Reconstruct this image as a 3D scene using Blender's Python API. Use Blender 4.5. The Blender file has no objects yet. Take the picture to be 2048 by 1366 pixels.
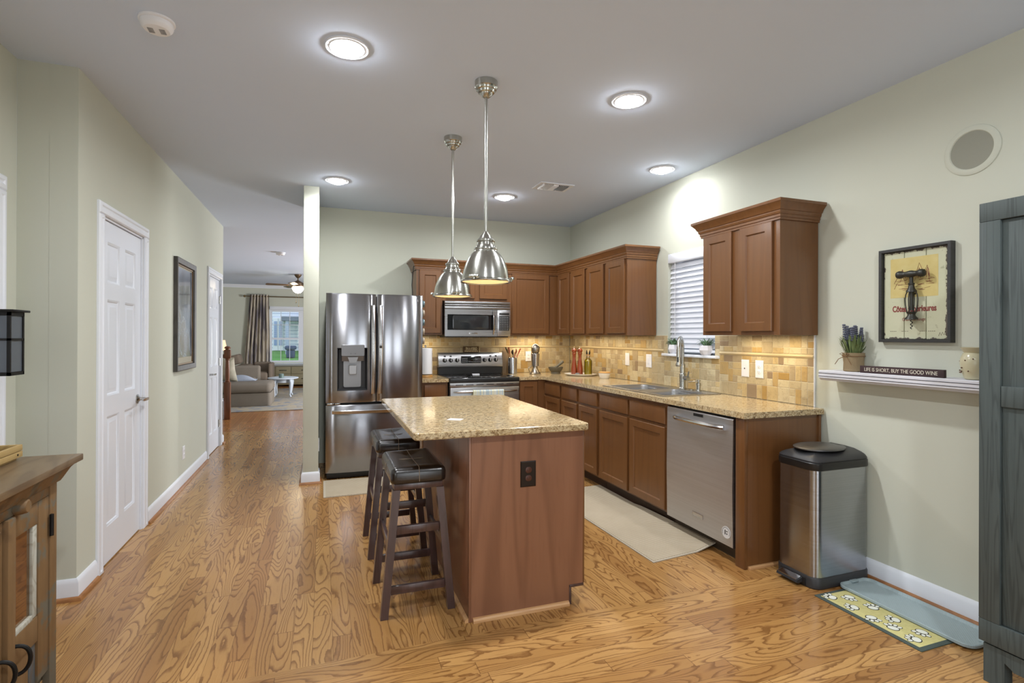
import bpy, bmesh, math, random
from mathutils import Matrix, Vector
random.seed(7)
PI = math.pi
C = bpy.context.scene.collection
sc = bpy.context.scene

# ------------------------------------------------------------------ camera, world, exposure, lights
FPX, YAW, PITCH, ROLL, SHY = 1054.1, .345132, .001643, .00338, 11.558
cam = bpy.data.cameras.new('camera'); co = bpy.data.objects.new('camera', cam); C.objects.link(co)
fw = Vector((math.sin(YAW)*math.cos(PITCH), math.cos(YAW)*math.cos(PITCH), math.sin(PITCH)))
rt = Vector((math.cos(YAW), -math.sin(YAW), 0)); up = rt.cross(fw)
r2 = rt*math.cos(ROLL)+up*math.sin(ROLL); u2 = up*math.cos(ROLL)-rt*math.sin(ROLL)
co.matrix_world = Matrix(((r2.x, u2.x, -fw.x, 0), (r2.y, u2.y, -fw.y, 0), (r2.z, u2.z, -fw.z, 1.35), (0, 0, 0, 1)))
cam.sensor_width = 36; cam.lens = FPX/2048*36; cam.shift_y = -SHY/2048; cam.clip_start = .05; cam.clip_end = 200
sc.camera = co
sc.view_settings.view_transform = 'Standard'; sc.view_settings.look = 'None'
sc.view_settings.gamma = 1; sc.view_settings.use_curve_mapping = False
sc.view_settings.exposure = -0.22
w = bpy.data.worlds.new('world'); sc.world = w; w.use_nodes = True
w.node_tree.nodes['Background'].inputs[0].default_value = (.78, .88, 1, 1)
w.node_tree.nodes['Background'].inputs[1].default_value = 2.0

def area(name, loc, rot, sx, sy, e, col=(1, 1, 1), spread=PI):
    l = bpy.data.lights.new(name, 'AREA'); l.shape = 'RECTANGLE'; l.size = sx; l.size_y = sy; l.energy = e; l.color = col; l.spread = spread
    o = bpy.data.objects.new(name, l); C.objects.link(o); o.location = loc; o.rotation_euler = rot; return o
# lamps added for daylight from the unseen rear doors and made-up side window
for px_ in (.70, 1.60): area('patio_daylight', (px_, -3.0, 1.08), (PI/2, 0, 0), .62, 1.85, 15, (.93, .975, 1))
area('side_window_fill', (-1.30, -.9, 1.35), (PI/2, 0, -PI/2), 1.3, 1.3, 30, (.93, .975, 1))
# added fill lamp at the windowless right side, brightens the living room
area('living_side_fill', (3.3, 10.5, 1.4), (PI/2, 0, PI/2), 1.8, 1.4, 310, (.95, .97, 1))
# warm strips under the wall cabinets and under the microwave
WARM = (1, .83, .56)
area('undercabinet_strip', (2.74, 4.9, 1.352), (0, 0, 0), .05, 1.4, 4.0, WARM)
area('undercabinet_strip', (2.75, 2.62, 1.352), (0, 0, 0), .05, .12, 1.2, WARM)
area('undercabinet_strip', (2.75, 2.92, 1.352), (0, 0, 0), .05, .12, 1.2, WARM)
area('undercabinet_strip', (2.3, 5.79, 1.352), (0, 0, 0), .5, .05, 2.6, WARM)
area('undercabinet_strip', (1.08, 5.79, 1.352), (0, 0, 0), .2, .05, 1.0, WARM)
area('microwave_task_light', (1.6, 5.78, 1.345), (0, 0, 0), .3, .06, 1.8, WARM)

# ------------------------------------------------------------------ helpers
ORG = {}
def lin(c):
    return tuple(((v/255)/12.92 if v/255 <= .04045 else ((v/255+.055)/1.055)**2.4) for v in c[:3])+(1,)

def FACE(kind, pos):      # local (u right, v up, w outward) -> world
    if kind == 'R': return Matrix(((0, 0, -1, pos), (-1, 0, 0, 0), (0, 1, 0, 0), (0, 0, 0, 1)))   # faces -x, u=-y
    if kind == 'B': return Matrix(((1, 0, 0, 0), (0, 0, -1, pos), (0, 1, 0, 0), (0, 0, 0, 1)))    # faces -y, u=x
    if kind == 'L': return Matrix(((0, 0, 1, pos), (1, 0, 0, 0), (0, 1, 0, 0), (0, 0, 0, 1)))     # faces +x, u=y
    if kind == 'F': return Matrix(((-1, 0, 0, 0), (0, 0, 1, pos), (0, 1, 0, 0), (0, 0, 0, 1)))    # faces +y, u=-x

class B:
    def __init__(s, M=None): s.bm = bmesh.new(); s.M = M or Matrix()
    def _v(s, p): return s.bm.verts.new(s.M @ Vector(p))
    def face(s, pts):
        return s.bm.faces.new([s._v(p) for p in pts])
    def box(s, x0, x1, y0, y1, z0, z1, bev=0, seg=2):
        if x0 > x1: x0, x1 = x1, x0
        if y0 > y1: y0, y1 = y1, y0
        if z0 > z1: z0, z1 = z1, z0
        v = [s._v((x, y, z)) for z in (z0, z1) for y in (y0, y1) for x in (x0, x1)]
        fs = [s.bm.faces.new([v[i] for i in q]) for q in ((0, 2, 3, 1), (4, 5, 7, 6), (0, 1, 5, 4), (2, 6, 7, 3), (0, 4, 6, 2), (1, 3, 7, 5))]
        if bev > 0:
            es = list({e for f in fs for e in f.edges})
            bmesh.ops.bevel(s.bm, geom=es, offset=min(bev, .45*min(x1-x0, y1-y0, z1-z0)), segments=seg, profile=.5, affect='EDGES')
        return s
    def rings(s, rs, cap0=True, cap1=True, closed=True):   # list of point loops
        vv = [[s._v(p) for p in r] for r in rs]
        n = len(vv[0])
        for a, b in zip(vv, vv[1:]):
            for i in range(n if closed else n-1):
                j = (i+1) % n
                try: s.bm.faces.new((a[i], a[j], b[j], b[i]))
                except ValueError: pass
        if cap0: s.bm.faces.new(vv[0][::-1])
        if cap1: s.bm.faces.new(vv[-1])
        return s
    def rect(s, u0, u1, v0, v1, rs, cap0=True, cap1=True):  # rs: (inset, w)
        return s.rings([[(u0+i, v0+i, k), (u1-i, v0+i, k), (u1-i, v1-i, k), (u0+i, v1-i, k)] for i, k in rs], cap0, cap1)
    def rrect(s, u0, u1, v0, v1, rad, rs, cap0=True, cap1=True, n=5):   # rounded rectangle loft
        out = []
        for i, k in rs:
            r = max(rad-i, .0008); loop = []
            for cx, cy, a0 in ((u1-i-r, v1-i-r, 0), (u0+i+r, v1-i-r, 90), (u0+i+r, v0+i+r, 180), (u1-i-r, v0+i+r, 270)):
                for q in range(n+1):
                    a = math.radians(a0+90*q/n); loop.append((cx+r*math.cos(a), cy+r*math.sin(a), k))
            out.append(loop)
        return s.rings(out, cap0, cap1)
    def cyl(s, p0, p1, r0, r1=None, n=16, cap=True):
        r1 = r0 if r1 is None else r1
        p0, p1 = Vector(p0), Vector(p1); d = (p1-p0).normalized()
        a = d.orthogonal().normalized(); b = d.cross(a)
        L = lambda p, r: [p+(a*math.cos(2*PI*i/n)+b*math.sin(2*PI*i/n))*r for i in range(n)]
        return s.rings([L(p0, r0), L(p1, r1)], cap, cap)
    def lathe(s, c, prof, n=24, cap0=True, cap1=True, axis=(0, 0, 1), sx=1, sy=1):
        c = Vector(c); d = Vector(axis).normalized()
        if abs(d.z) > .9: a, b = Vector((1, 0, 0)), Vector((0, 1, 0))*(1 if d.z > 0 else -1)
        else: a = d.orthogonal().normalized(); b = d.cross(a)
        rs = [[c+d*h+a*(math.cos(2*PI*i/n)*max(r, .0002)*sx)+b*(math.sin(2*PI*i/n)*max(r, .0002)*sy) for i in range(n)] for r, h in prof]
        return s.rings(rs, cap0, cap1)
    def tube(s, pts, r, n=8, cap=True):
        pts = [Vector(p) for p in pts]; rs = []; up = None
        for i, p in enumerate(pts):
            d = (pts[min(i+1, len(pts)-1)]-pts[max(i-1, 0)]).normalized()
            if up is None: up = d.orthogonal().normalized()
            up = (up-d*up.dot(d)).normalized(); b = d.cross(up)
            rr = r[i] if isinstance(r, (list, tuple)) else r
            rs.append([p+(up*math.cos(2*PI*k/n)+b*math.sin(2*PI*k/n))*rr for k in range(n)])
        return s.rings(rs, cap, cap)
    def prism(s, poly, a0, a1, axis='z'):
        m = {'z': lambda p, a: (p[0], p[1], a), 'y': lambda p, a: (p[0], a, p[1]), 'x': lambda p, a: (a, p[0], p[1])}[axis]
        return s.rings([[m(p, a0) for p in poly], [m(p, a1) for p in poly]])
    def plate(s, xs, ys, holes, z0, z1, bev=0, seg=2):     # slab on a grid, cells listed in holes left out
        vs = {}
        for i, x in enumerate(xs):
            for j, y in enumerate(ys): vs[i, j] = None
        top = []
        def g(i, j, z):
            k = (i, j, z)
            if k not in vs: vs[k] = s._v((xs[i], ys[j], z))
            return vs[k]
        keep = lambda i, j: 0 <= i < len(xs)-1 and 0 <= j < len(ys)-1 and (i, j) not in holes
        for i in range(len(xs)-1):
            for j in range(len(ys)-1):
                if not keep(i, j): continue
                top.append(s.bm.faces.new((g(i, j, z1), g(i+1, j, z1), g(i+1, j+1, z1), g(i, j+1, z1))))
                s.bm.faces.new((g(i, j, z0), g(i, j+1, z0), g(i+1, j+1, z0), g(i+1, j, z0)))
                if not keep(i-1, j): s.bm.faces.new((g(i, j, z0), g(i, j, z1), g(i, j+1, z1), g(i, j+1, z0)))
                if not keep(i+1, j): s.bm.faces.new((g(i+1, j, z0), g(i+1, j+1, z0), g(i+1, j+1, z1), g(i+1, j, z1)))
                if not keep(i, j-1): s.bm.faces.new((g(i, j, z0), g(i+1, j, z0), g(i+1, j, z1), g(i, j, z1)))
                if not keep(i, j+1): s.bm.faces.new((g(i, j+1, z0), g(i, j+1, z1), g(i+1, j+1, z1), g(i+1, j+1, z0)))
        if bev:
            es = [e for e in s.bm.edges if len(e.link_faces) == 2 and e.calc_face_angle(0) > 1]
            bmesh.ops.bevel(s.bm, geom=es, offset=bev, segments=seg, profile=.5, affect='EDGES')
        return s
    def sweep(s, path, prof, side=1):      # path: xy points; prof: (outward offset, z), mitred
        n = len(path); out = []
        P = [Vector(p) for p in path]
        for i in range(n):
            d0 = (P[i]-P[i-1]).normalized() if i > 0 else None
            d1 = (P[i+1]-P[i]).normalized() if i < n-1 else None
            nr = lambda d: Vector((d.y, -d.x))*side
            if d0 is None: m = nr(d1); k = 1
            elif d1 is None: m = nr(d0); k = 1
            else:
                m = (nr(d0)+nr(d1)).normalized(); k = 1/max(.2, m.dot(nr(d0)))
            out.append([(P[i].x+m.x*o*k, P[i].y+m.y*o*k, z) for o, z in prof])
        return s.rings(out)
    def shaker(s, u0, u1, v0, v1, w=0, t=.02, st=.052):
        return s.rect(u0, u1, v0, v1, [(0, w), (0, w+t-.003), (.003, w+t), (st, w+t), (st+.004, w+t-.004), (st+.007, w+t-.010)])
    def slabfront(s, u0, u1, v0, v1, w=0, t=.02):
        return s.rect(u0, u1, v0, v1, [(0, w), (0, w+t-.006), (.003, w+t-.002), (.012, w+t)])
    def ico(s, c, r, sub=2, sc3=(1, 1, 1)):
        m = Matrix.Translation(Vector(c)) @ Matrix.Diagonal((sc3[0]*r, sc3[1]*r, sc3[2]*r, 1))
        bmesh.ops.create_icosphere(s.bm, subdivisions=sub, radius=1, matrix=s.M @ m); return s
    def leaf(s, base, tip, wd, sag=0, n=5, nrm=None):   # a bent blade with a little fold
        b, t = Vector(base), Vector(tip); d = t-b; side = d.cross(Vector((0, 0, 1)))
        if side.length < 1e-5: side = Vector((1, 0, 0))
        side = side.normalized() if nrm is None else Vector(nrm).normalized()
        L, R_, Mi = [], [], []
        for i in range(n+1):
            f = i/n; p = b+d*f+Vector((0, 0, sag*math.sin(PI*f)-abs(sag)*f*f*.6)); ww = wd*(math.sin(PI*min(.98, .12+.86*f))**.7)*.5
            L.append(p-side*ww); R_.append(p+side*ww); Mi.append(p-Vector((0, 0, ww*.35)))
        for a, c in ((L, Mi), (Mi, R_)):
            va = [s._v(p) for p in a]; vc = [s._v(p) for p in c]
            for i in range(n): s.bm.faces.new((va[i], va[i+1], vc[i+1], vc[i]))
        return s

def O(name, b, mat, parent=None, label=None, cat=None, group=None, kind=None, origin=None, sharp=.55, flat=False):
    bm = b.bm if isinstance(b, B) else b
    bmesh.ops.remove_doubles(bm, verts=bm.verts, dist=1e-6)
    bmesh.ops.recalc_face_normals(bm, faces=bm.faces)
    if parent is not None: org = ORG[parent.name]
    elif origin is not None: org = Vector(origin)
    else:
        xs = [v.co for v in bm.verts]
        org = Vector(((min(p.x for p in xs)+max(p.x for p in xs))/2, (min(p.y for p in xs)+max(p.y for p in xs))/2, min(p.z for p in xs)))
        if kind == 'structure': org = Vector((0, 0, 0))
    bmesh.ops.translate(bm, vec=-org, verts=bm.verts)
    me = bpy.data.meshes.new(name); bm.to_mesh(me); bm.free()
    if not flat:
        me.shade_smooth(); me.set_sharp_from_angle(angle=sharp)
    if mat: me.materials.append(mat)
    o = bpy.data.objects.new(name, me); C.objects.link(o); ORG[o.name] = org
    if parent is not None: o.parent = parent
    else: o.location = org
    props(o, label, cat, group, kind); return o
def props(o, label=None, cat=None, group=None, kind=None):
    if label: o['label'] = label
    if cat: o['category'] = cat
    if group: o['group'] = group
    if kind: o['kind'] = kind
def T(name, loc, label, cat, group=None, kind=None):
    o = bpy.data.objects.new(name, None); C.objects.link(o); o.location = loc; o.empty_display_size = .05
    ORG[o.name] = Vector(loc); props(o, label, cat, group, kind); return o
def copy_tree(o, off=(0, 0, 0), label=None, group=None, parent=None, rz=0):
    c = o.copy(); C.objects.link(c)
    if parent is not None: c.parent = parent
    else:
        c.location = Vector(o.location)+Vector(off); c.rotation_euler.z += rz
        if label: c['label'] = label
        if group: c['group'] = group
    for ch in list(o.children): copy_tree(ch, parent=c)
    return c
def text_bm(body, size, M, ext=.0006, align='CENTER', sx=1, bold=0):
    cu = bpy.data.curves.new('t', 'FONT'); cu.body = body; cu.size = size; cu.extrude = ext; cu.align_x = align; cu.align_y = 'CENTER'; cu.offset = bold
    cu.resolution_u = 3
    o = bpy.data.objects.new('t', cu); C.objects.link(o)
    me = bpy.data.meshes.new_from_object(o.evaluated_get(bpy.context.evaluated_depsgraph_get()))
    bm = bmesh.new(); bm.from_mesh(me); bmesh.ops.transform(bm, matrix=M @ Matrix.Diagonal((sx, 1, 1, 1)), verts=bm.verts)
    bpy.data.objects.remove(o); bpy.data.curves.remove(cu); bpy.data.meshes.remove(me); return bm
def arc(c, r, a0, a1, n, ax=0, ay=2):
    out = []
    for i in range(n+1):
        a = math.radians(a0+(a1-a0)*i/n); p = list(c); p[ax] += r*math.cos(a); p[ay] += r*math.sin(a); out.append(tuple(p))
    return out

# ------------------------------------------------------------------ materials
class G:
    def __init__(s, name, rough=.5, metal=0, spec=.5, col=None):
        s.m = bpy.data.materials.new(name); s.m.use_nodes = True; s.nt = s.m.node_tree
        s.p = s.nt.nodes['Principled BSDF']; s.p.inputs['Roughness'].default_value = rough; s.p.inputs['Metallic'].default_value = metal
        s.p.inputs['Specular IOR Level'].default_value = spec
        if col: s.p.inputs['Base Color'].default_value = lin(col)
        s._tc = None
    def n(s, typ, props=None, ins=None, out=0):
        nd = s.nt.nodes.new(typ)
        for k, v in (props or {}).items(): setattr(nd, k, v)
        for k, v in (ins or {}).items(): s.set(nd.inputs[k], v)
        return nd.outputs[out]
    def set(s, sock, v):
        if isinstance(v, bpy.types.NodeSocket): s.nt.links.new(v, sock)
        else:
            if hasattr(sock.default_value, '__len__') and not hasattr(v, '__len__'): v = (v,)*len(sock.default_value)
            sock.default_value = v
    def obj(s):
        if s._tc is None: s._tc = s.n('ShaderNodeTexCoord', out=3)
        return s._tc
    def pos(s): return s.n('ShaderNodeNewGeometry', out=0)
    def math(s, op, a, b=0, c=0):
        return s.n('ShaderNodeMath', {'operation': op}, {0: a, 1: b, 2: c})
    def vmul(s, v, k): return s.n('ShaderNodeVectorMath', {'operation': 'MULTIPLY'}, {0: v, 1: k})
    def vadd(s, v, k): return s.n('ShaderNodeVectorMath', {'operation': 'ADD'}, {0: v, 1: k})
    def sep(s, v):
        nd = s.nt.nodes.new('ShaderNodeSeparateXYZ'); s.set(nd.inputs[0], v); return nd.outputs[0], nd.outputs[1], nd.outputs[2]
    def comb(s, x, y, z): return s.n('ShaderNodeCombineXYZ', None, {0: x, 1: y, 2: z})
    def noise(s, v, scale=5, detail=3, rough=.5, dist=0):
        return s.n('ShaderNodeTexNoise', None, {'Vector': v, 'Scale': scale, 'Detail': detail, 'Roughness': rough, 'Distortion': dist})
    def vor(s, v, scale=5, out=0, feature='F1'):
        return s.n('ShaderNodeTexVoronoi', {'feature': feature}, {'Vector': v, 'Scale': scale}, out)
    def ramp(s, f, stops, interp='LINEAR'):
        nd = s.nt.nodes.new('ShaderNodeValToRGB'); s.set(nd.inputs[0], f); cr = nd.color_ramp; cr.interpolation = interp
        while len(cr.elements) < len(stops): cr.elements.new(.5)
        for e, (p, c) in zip(cr.elements, stops):
            e.position = p; e.color = lin(c) if hasattr(c, '__len__') else (c, c, c, 1)
        return nd.outputs[0]
    def mix(s, f, a, b, mode='MIX'):
        return s.n('ShaderNodeMix', {'data_type': 'RGBA', 'blend_type': mode}, {0: f, 6: lin(a) if isinstance(a, tuple) else a, 7: lin(b) if isinstance(b, tuple) else b}, 2)
    def sstep(s, x, a, b):
        return s.n('ShaderNodeMapRange', {'interpolation_type': 'SMOOTHSTEP'}, {0: x, 1: a, 2: b, 3: 0, 4: 1})
    def color(s, c): s.set(s.p.inputs['Base Color'], c); return s
    def rough(s, r): s.set(s.p.inputs['Roughness'], r); return s
    def bump(s, h, strength=.2, dist=.01):
        s.set(s.p.inputs['Normal'], s.n('ShaderNodeBump', None, {'Strength': strength, 'Distance': dist, 'Height': h})); return s
    def coat(s, w=.5, r=.1):
        s.p.inputs['Coat Weight'].default_value = w; s.p.inputs['Coat Roughness'].default_value = r; return s
def flat(name, col, rough=.5, metal=0, spec=.5): return G(name, rough, metal, spec, col).m

def paint(name, col, rough=.85, var=3):
    g = G(name, rough, 0, .3); n = g.noise(g.obj(), 1.3, 3)
    g.color(g.mix(n, tuple(max(0, c-var) for c in col), tuple(min(255, c+var) for c in col)))
    g.bump(g.noise(g.obj(), 260, 2), .06, .002); return g.m
M_wall = paint('sage_wall_paint', (200, 202, 188))
M_ceil = paint('ceiling_white_paint', (212, 224, 244), .9, 2)
M_white = G('white_trim_paint', .35, 0, .5, (230, 234, 242)).m
M_doorw = G('white_door_paint', .28, 0, .5, (228, 233, 242)).m
def slat_mat():
    g = G('blind_slat_white', .5, 0, .4, (236, 236, 240)); t = g.nt.nodes.new('ShaderNodeBsdfTranslucent'); t.inputs[0].default_value = (.9, .92, .95, 1)
    mx = g.nt.nodes.new('ShaderNodeMixShader'); mx.inputs[0].default_value = .4; o = g.nt.nodes['Material Output']
    g.nt.links.new(g.p.outputs[0], mx.inputs[1]); g.nt.links.new(t.outputs[0], mx.inputs[2]); g.nt.links.new(mx.outputs[0], o.inputs[0]); return g.m
M_slat = slat_mat()
M_whitepl = flat('white_plastic', (238, 238, 242), .35)

def floor_mat():
    g = G('oak_floor', .3, 0, .5); x, y, z = g.sep(g.pos())
    zone = g.math('LESS_THAN', y, 2.31); far = g.math('GREATER_THAN', y, 8.3)
    a = g.n('ShaderNodeMix', None, {0: zone, 2: x, 3: y}); l = g.n('ShaderNodeMix', None, {0: zone, 2: y, 3: x})
    wd = .0825
    ra = g.math('DIVIDE', g.math('ADD', a, 20.0), wd); row = g.math('FLOOR', ra); fa = g.math('FRACT', ra)
    rn = g.n('ShaderNodeTexWhiteNoise', {'noise_dimensions': '1D'}, {'W': g.math('ADD', row, g.math('MULTIPLY', zone, 501))})
    ll = g.math('ADD', g.math('DIVIDE', l, 1.05), g.math('MULTIPLY', rn, 9)); col = g.math('FLOOR', ll); fl = g.math('FRACT', ll)
    wid = g.comb(row, col, zone)
    idn = g.n('ShaderNodeTexWhiteNoise', {'noise_dimensions': '3D'}, {'Vector': wid}); idc = g.n('ShaderNodeTexWhiteNoise', {'noise_dimensions': '3D'}, {'Vector': wid}, 1)
    gv = g.vadd(g.comb(g.math('MULTIPLY', a, 8.5), g.math('MULTIPLY', l, 1.25), 0), g.vmul(idc, (41, 67, 23)))
    v = g.noise(gv, 1.0, 1.0, .4, .12)
    wob = g.noise(g.vmul(gv, (4, 14, 1)), 1, 3, .6)
    s = g.math('FRACT', g.math('ADD', g.math('MULTIPLY', v, 19), g.math('MULTIPLY', wob, .55)))
    line = g.math('MULTIPLY', g.sstep(s, .52, .94), g.math('SUBTRACT', 1, g.sstep(s, .93, 1.0)))
    pore = g.noise(g.comb(g.math('MULTIPLY', a, 300), g.math('MULTIPLY', l, 12), idn), 1, 2, .6)
    base = g.ramp(idn, [(0, (154, 110, 62)), (.3, (174, 130, 76)), (.7, (187, 143, 87)), (1, (163, 120, 70))])
    base = g.mix(g.math('MULTIPLY', g.sstep(pore, .45, .8), .25), base, (128, 80, 40))
    c = g.mix(g.math('MULTIPLY', line, .76), base, (108, 68, 32))
    gap = g.math('MAXIMUM', g.math('GREATER_THAN', g.math('ABSOLUTE', g.math('SUBTRACT', fa, .5)), .488), g.math('GREATER_THAN', g.math('ABSOLUTE', g.math('SUBTRACT', fl, .5)), .4985))
    c = g.mix(g.math('MULTIPLY', gap, .6), c, (86, 54, 28))
    c = g.mix(g.math('MULTIPLY', far, .5), c, (150, 86, 44)); c = g.mix(g.math('MULTIPLY', g.math('MULTIPLY', far, gap), .8), c, (206, 160, 112))
    g.color(c); g.rough(g.n('ShaderNodeMapRange', None, {0: g.noise(g.pos(), 3, 3), 3: .15, 4: .27}))
    g.bump(g.math('ADD', g.math('MULTIPLY', gap, -1), g.math('MULTIPLY', line, -.15)), .25, .002)
    return g.m
M_floor = floor_mat()

def wood_mat(name, c0, c1, dark, scale=(22, 22, 1.3), rough=.35, amt=.5, rings=3.0, coat=0):
    g = G(name, rough, 0, .5); v = g.vmul(g.obj(), scale)
    n = g.noise(v, 1, 4, .55, .4); r = g.noise(g.vmul(g.obj(), tuple(k*.22 for k in scale)), 1, 2, .5, .6)
    s = g.math('ABSOLUTE', g.math('SUBTRACT', g.math('FRACT', g.math('MULTIPLY', r, rings*3)), .5))
    c = g.mix(n, c0, c1); c = g.mix(g.math('MULTIPLY', g.sstep(s, .25, .5), amt), c, dark)
    pore = g.noise(g.vmul(g.obj(), tuple(k*9 if k > 5 else k*5 for k in scale)), 1, 2)
    c = g.mix(g.math('MULTIPLY', g.sstep(pore, .5, .8), amt*.5), c, dark)
    g.color(c)
    if coat: g.coat(coat, .15)
    return g.m
M_cab = wood_mat('cherry_stained_cabinet', (104, 67, 35), (117, 77, 42), (86, 53, 27), rough=.33, amt=.25, coat=.2)
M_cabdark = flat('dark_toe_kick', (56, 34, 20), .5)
M_islwood = wood_mat('island_cherry_veneer', (128, 86, 62), (146, 102, 76), (104, 66, 46), (9, 9, 1.1), .35, .42, 3, .15)
M_lightwood = wood_mat('light_oak_trim', (196, 150, 102), (208, 164, 116), (170, 120, 76), (3, 40, 40), .45, .4)
M_shoe = wood_mat('oak_shoe_moulding', (150, 100, 56), (168, 116, 68), (116, 72, 38), (10, 10, 10), .4, .4)
M_espresso = wood_mat('espresso_stool_wood', (66, 46, 42), (84, 62, 60), (44, 28, 24), (30, 30, 2), .28, .4, 3, .4)
M_newel = wood_mat('walnut_newel', (104, 60, 34), (122, 74, 44), (74, 40, 22), (16, 16, 2), .35, .4)

def granite():
    g = G('gold_granite', .1, 0, .5); v = g.obj(); vs = g.vmul(v, (1.0, 1.9, 1.4))
    big = g.noise(vs, 7, 3, .6, .6); med = g.noise(vs, 58, 5, .68, .9); fine = g.noise(vs, 150, 3, .6)
    c = g.ramp(med, [(.32, (76, 62, 46)), (.42, (142, 114, 78)), (.50, (190, 168, 128)), (.59, (212, 196, 160)), (.70, (170, 138, 92))])
    c = g.mix(g.math('MULTIPLY', g.sstep(big, .45, .68), .4), c, (190, 160, 112))
    c = g.mix(g.math('MULTIPLY', g.sstep(fine, .57, .68), .8), c, (74, 66, 58))
    c = g.mix(g.math('MULTIPLY', g.sstep(g.noise(vs, 75, 2), .62, .74), .7), c, (226, 216, 190))
    g.color(c); g.rough(.12); g.bump(fine, .03, .001); return g.m
M_granite = granite()

def tile_mat():
    g = G('tumbled_travertine', .5, 0, .4); r = g.n('ShaderNodeNewGeometry', out='Random Per Island')
    off = g.vadd(g.obj(), g.vmul(g.comb(r, r, r), (31, 57, 83)))
    n = g.noise(off, 26, 5, .62, .7); pit = g.noise(off, 110, 3, .6)
    c = g.ramp(r, [(0, (196, 178, 140)), (.2, (204, 188, 152)), (.34, (186, 168, 132)), (.48, (198, 174, 126)), (.6, (208, 192, 154)), (.72, (176, 156, 122)), (.82, (188, 158, 104)), (.90, (152, 130, 102)), (.95, (176, 142, 82)), (1, (200, 182, 146))], 'CONSTANT')
    c = g.mix(g.math('MULTIPLY', g.sstep(n, .45, .75), .45), c, (150, 126, 92))
    c = g.mix(g.math('MULTIPLY', g.sstep(pit, .62, .72), .5), c, (112, 90, 62))
    g.color(c); g.bump(g.math('ADD', n, g.math('MULTIPLY', pit, .4)), .15, .003); return g.m
M_tile = tile_mat()
M_grout = flat('cream_grout', (228, 216, 188), .9)
M_rail = paint('stone_chair_rail', (204, 184, 144), .55, 10)

def steel(name, col=(168, 168, 170), rough=.27, aniso=.6, sc=(1.2, 1.2, 160), rot=0.0, var=1.0):
    g = G(name, rough, 1, .5); n = g.noise(g.vmul(g.obj(), sc), 1, 2, .5)
    g.color(g.mix(n, tuple(c-12*var for c in col), tuple(c+10*var for c in col)))
    g.p.inputs['Anisotropic'].default_value = aniso; g.p.inputs['Anisotropic Rotation'].default_value = rot
    g.set(g.p.inputs['Tangent'], g.n('ShaderNodeTangent', {'direction_type': 'RADIAL', 'axis': 'Z'}))
    g.rough(g.n('ShaderNodeMapRange', None, {0: n, 3: rough-.04*var, 4: rough+.05*var}))
    return g.m
M_fridge = steel('fridge_stainless', (156, 156, 160), .17, .95, rot=.25, var=0)
M_steel = steel('brushed_stainless', (178, 178, 180), .28, .6)
M_steelh = steel('polished_stainless', (196, 196, 198), .18, .2)
M_dw = steel('dishwasher_stainless', (205, 205, 208), .42, .5, rot=.25)
M_can = steel('can_stainless', (168, 171, 176), .24, .7, rot=.25)
M_nickel = steel('brushed_nickel', (186, 186, 180), .24, .7, (160, 160, 1.5), rot=.25)
M_chrome = flat('satin_chrome', (176, 174, 170), .22, 1)
M_pewter = flat('aged_pewter', (160, 152, 140), .32, 1)
M_black = flat('black_plastic', (24, 24, 25), .4)
M_blackgl = G('black_glass', .06, 0, .6, (10, 10, 11)).m
M_darkgl = G('oven_window_glass', .06, 0, .6, (38, 40, 42)).m
M_dkgrey = flat('dark_grey_plastic', (46, 46, 48), .45)
M_iron = flat('black_iron', (34, 33, 32), .5, .6)
M_bronze = flat('oil_rubbed_bronze', (40, 30, 26), .4, .5)
def leather():
    g = G('black_brown_leather', .24, 0, .6, (30, 25, 23)); n = g.noise(g.obj(), 160, 4, .6); n2 = g.noise(g.obj(), 9, 3)
    g.bump(g.math('ADD', g.math('MULTIPLY', n, .3), n2), .25, .006); g.coat(.35, .2); return g.m
M_leather = leather()
M_stitch = flat('tan_stitching', (150, 132, 110), .8)
def emis(name, col, st):
    g = G(name, .4, 0, .3, col); g.p.inputs['Emission Color'].default_value = lin(col); g.p.inputs['Emission Strength'].default_value = st; return g.m
M_led = emis('recessed_lamp_glow', (250, 252, 255), 95)
M_pend = emis('pendant_diffuser_glow', (255, 214, 148), 1.1)
M_fanlt = emis('fan_bowl_glow', (255, 240, 205), 30)
M_paperlt = emis('lit_lamp_shade', (255, 214, 176), .9)
def glass(name, col=(255, 255, 255), rough=0, ior=1.45):
    g = G(name, rough, 0, .5, col); g.p.inputs['Transmission Weight'].default_value = 1; g.p.inputs['IOR'].default_value = ior; return g.m
def pane_glass():
    m = bpy.data.materials.new('window_glass'); m.use_nodes = True; nt = m.node_tree; nt.nodes.clear()
    o = nt.nodes.new('ShaderNodeOutputMaterial'); mx = nt.nodes.new('ShaderNodeMixShader'); t = nt.nodes.new('ShaderNodeBsdfTransparent'); gl = nt.nodes.new('ShaderNodeBsdfGlossy')
    gl.inputs['Roughness'].default_value = .02; fr = nt.nodes.new('ShaderNodeFresnel'); nt.links.new(fr.outputs[0], mx.inputs[0])
    nt.links.new(t.outputs[0], mx.inputs[1]); nt.links.new(gl.outputs[0], mx.inputs[2]); nt.links.new(mx.outputs[0], o.inputs[0]); return m
M_pane = pane_glass()
def fabric(name, c0, c1, scale=220, rough=.95):
    g = G(name, rough, 0, .2); n = g.noise(g.obj(), scale, 2); k = g.noise(g.obj(), 6, 3)
    g.color(g.mix(g.math('ADD', g.math('MULTIPLY', n, .7), g.math('MULTIPLY', k, .3)), c0, c1)); g.bump(n, .25, .003); return g.m
M_sofa = fabric('taupe_upholstery', (104, 96, 86), (142, 132, 120))
M_chairf = fabric('brown_taupe_upholstery', (108, 96, 84), (138, 124, 110))
M_pillow = fabric('cream_pattern_cushion', (148, 142, 120), (206, 200, 184), 14)
M_blanket = fabric('blue_grey_throw', (140, 148, 164), (180, 186, 198), 60)

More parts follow.
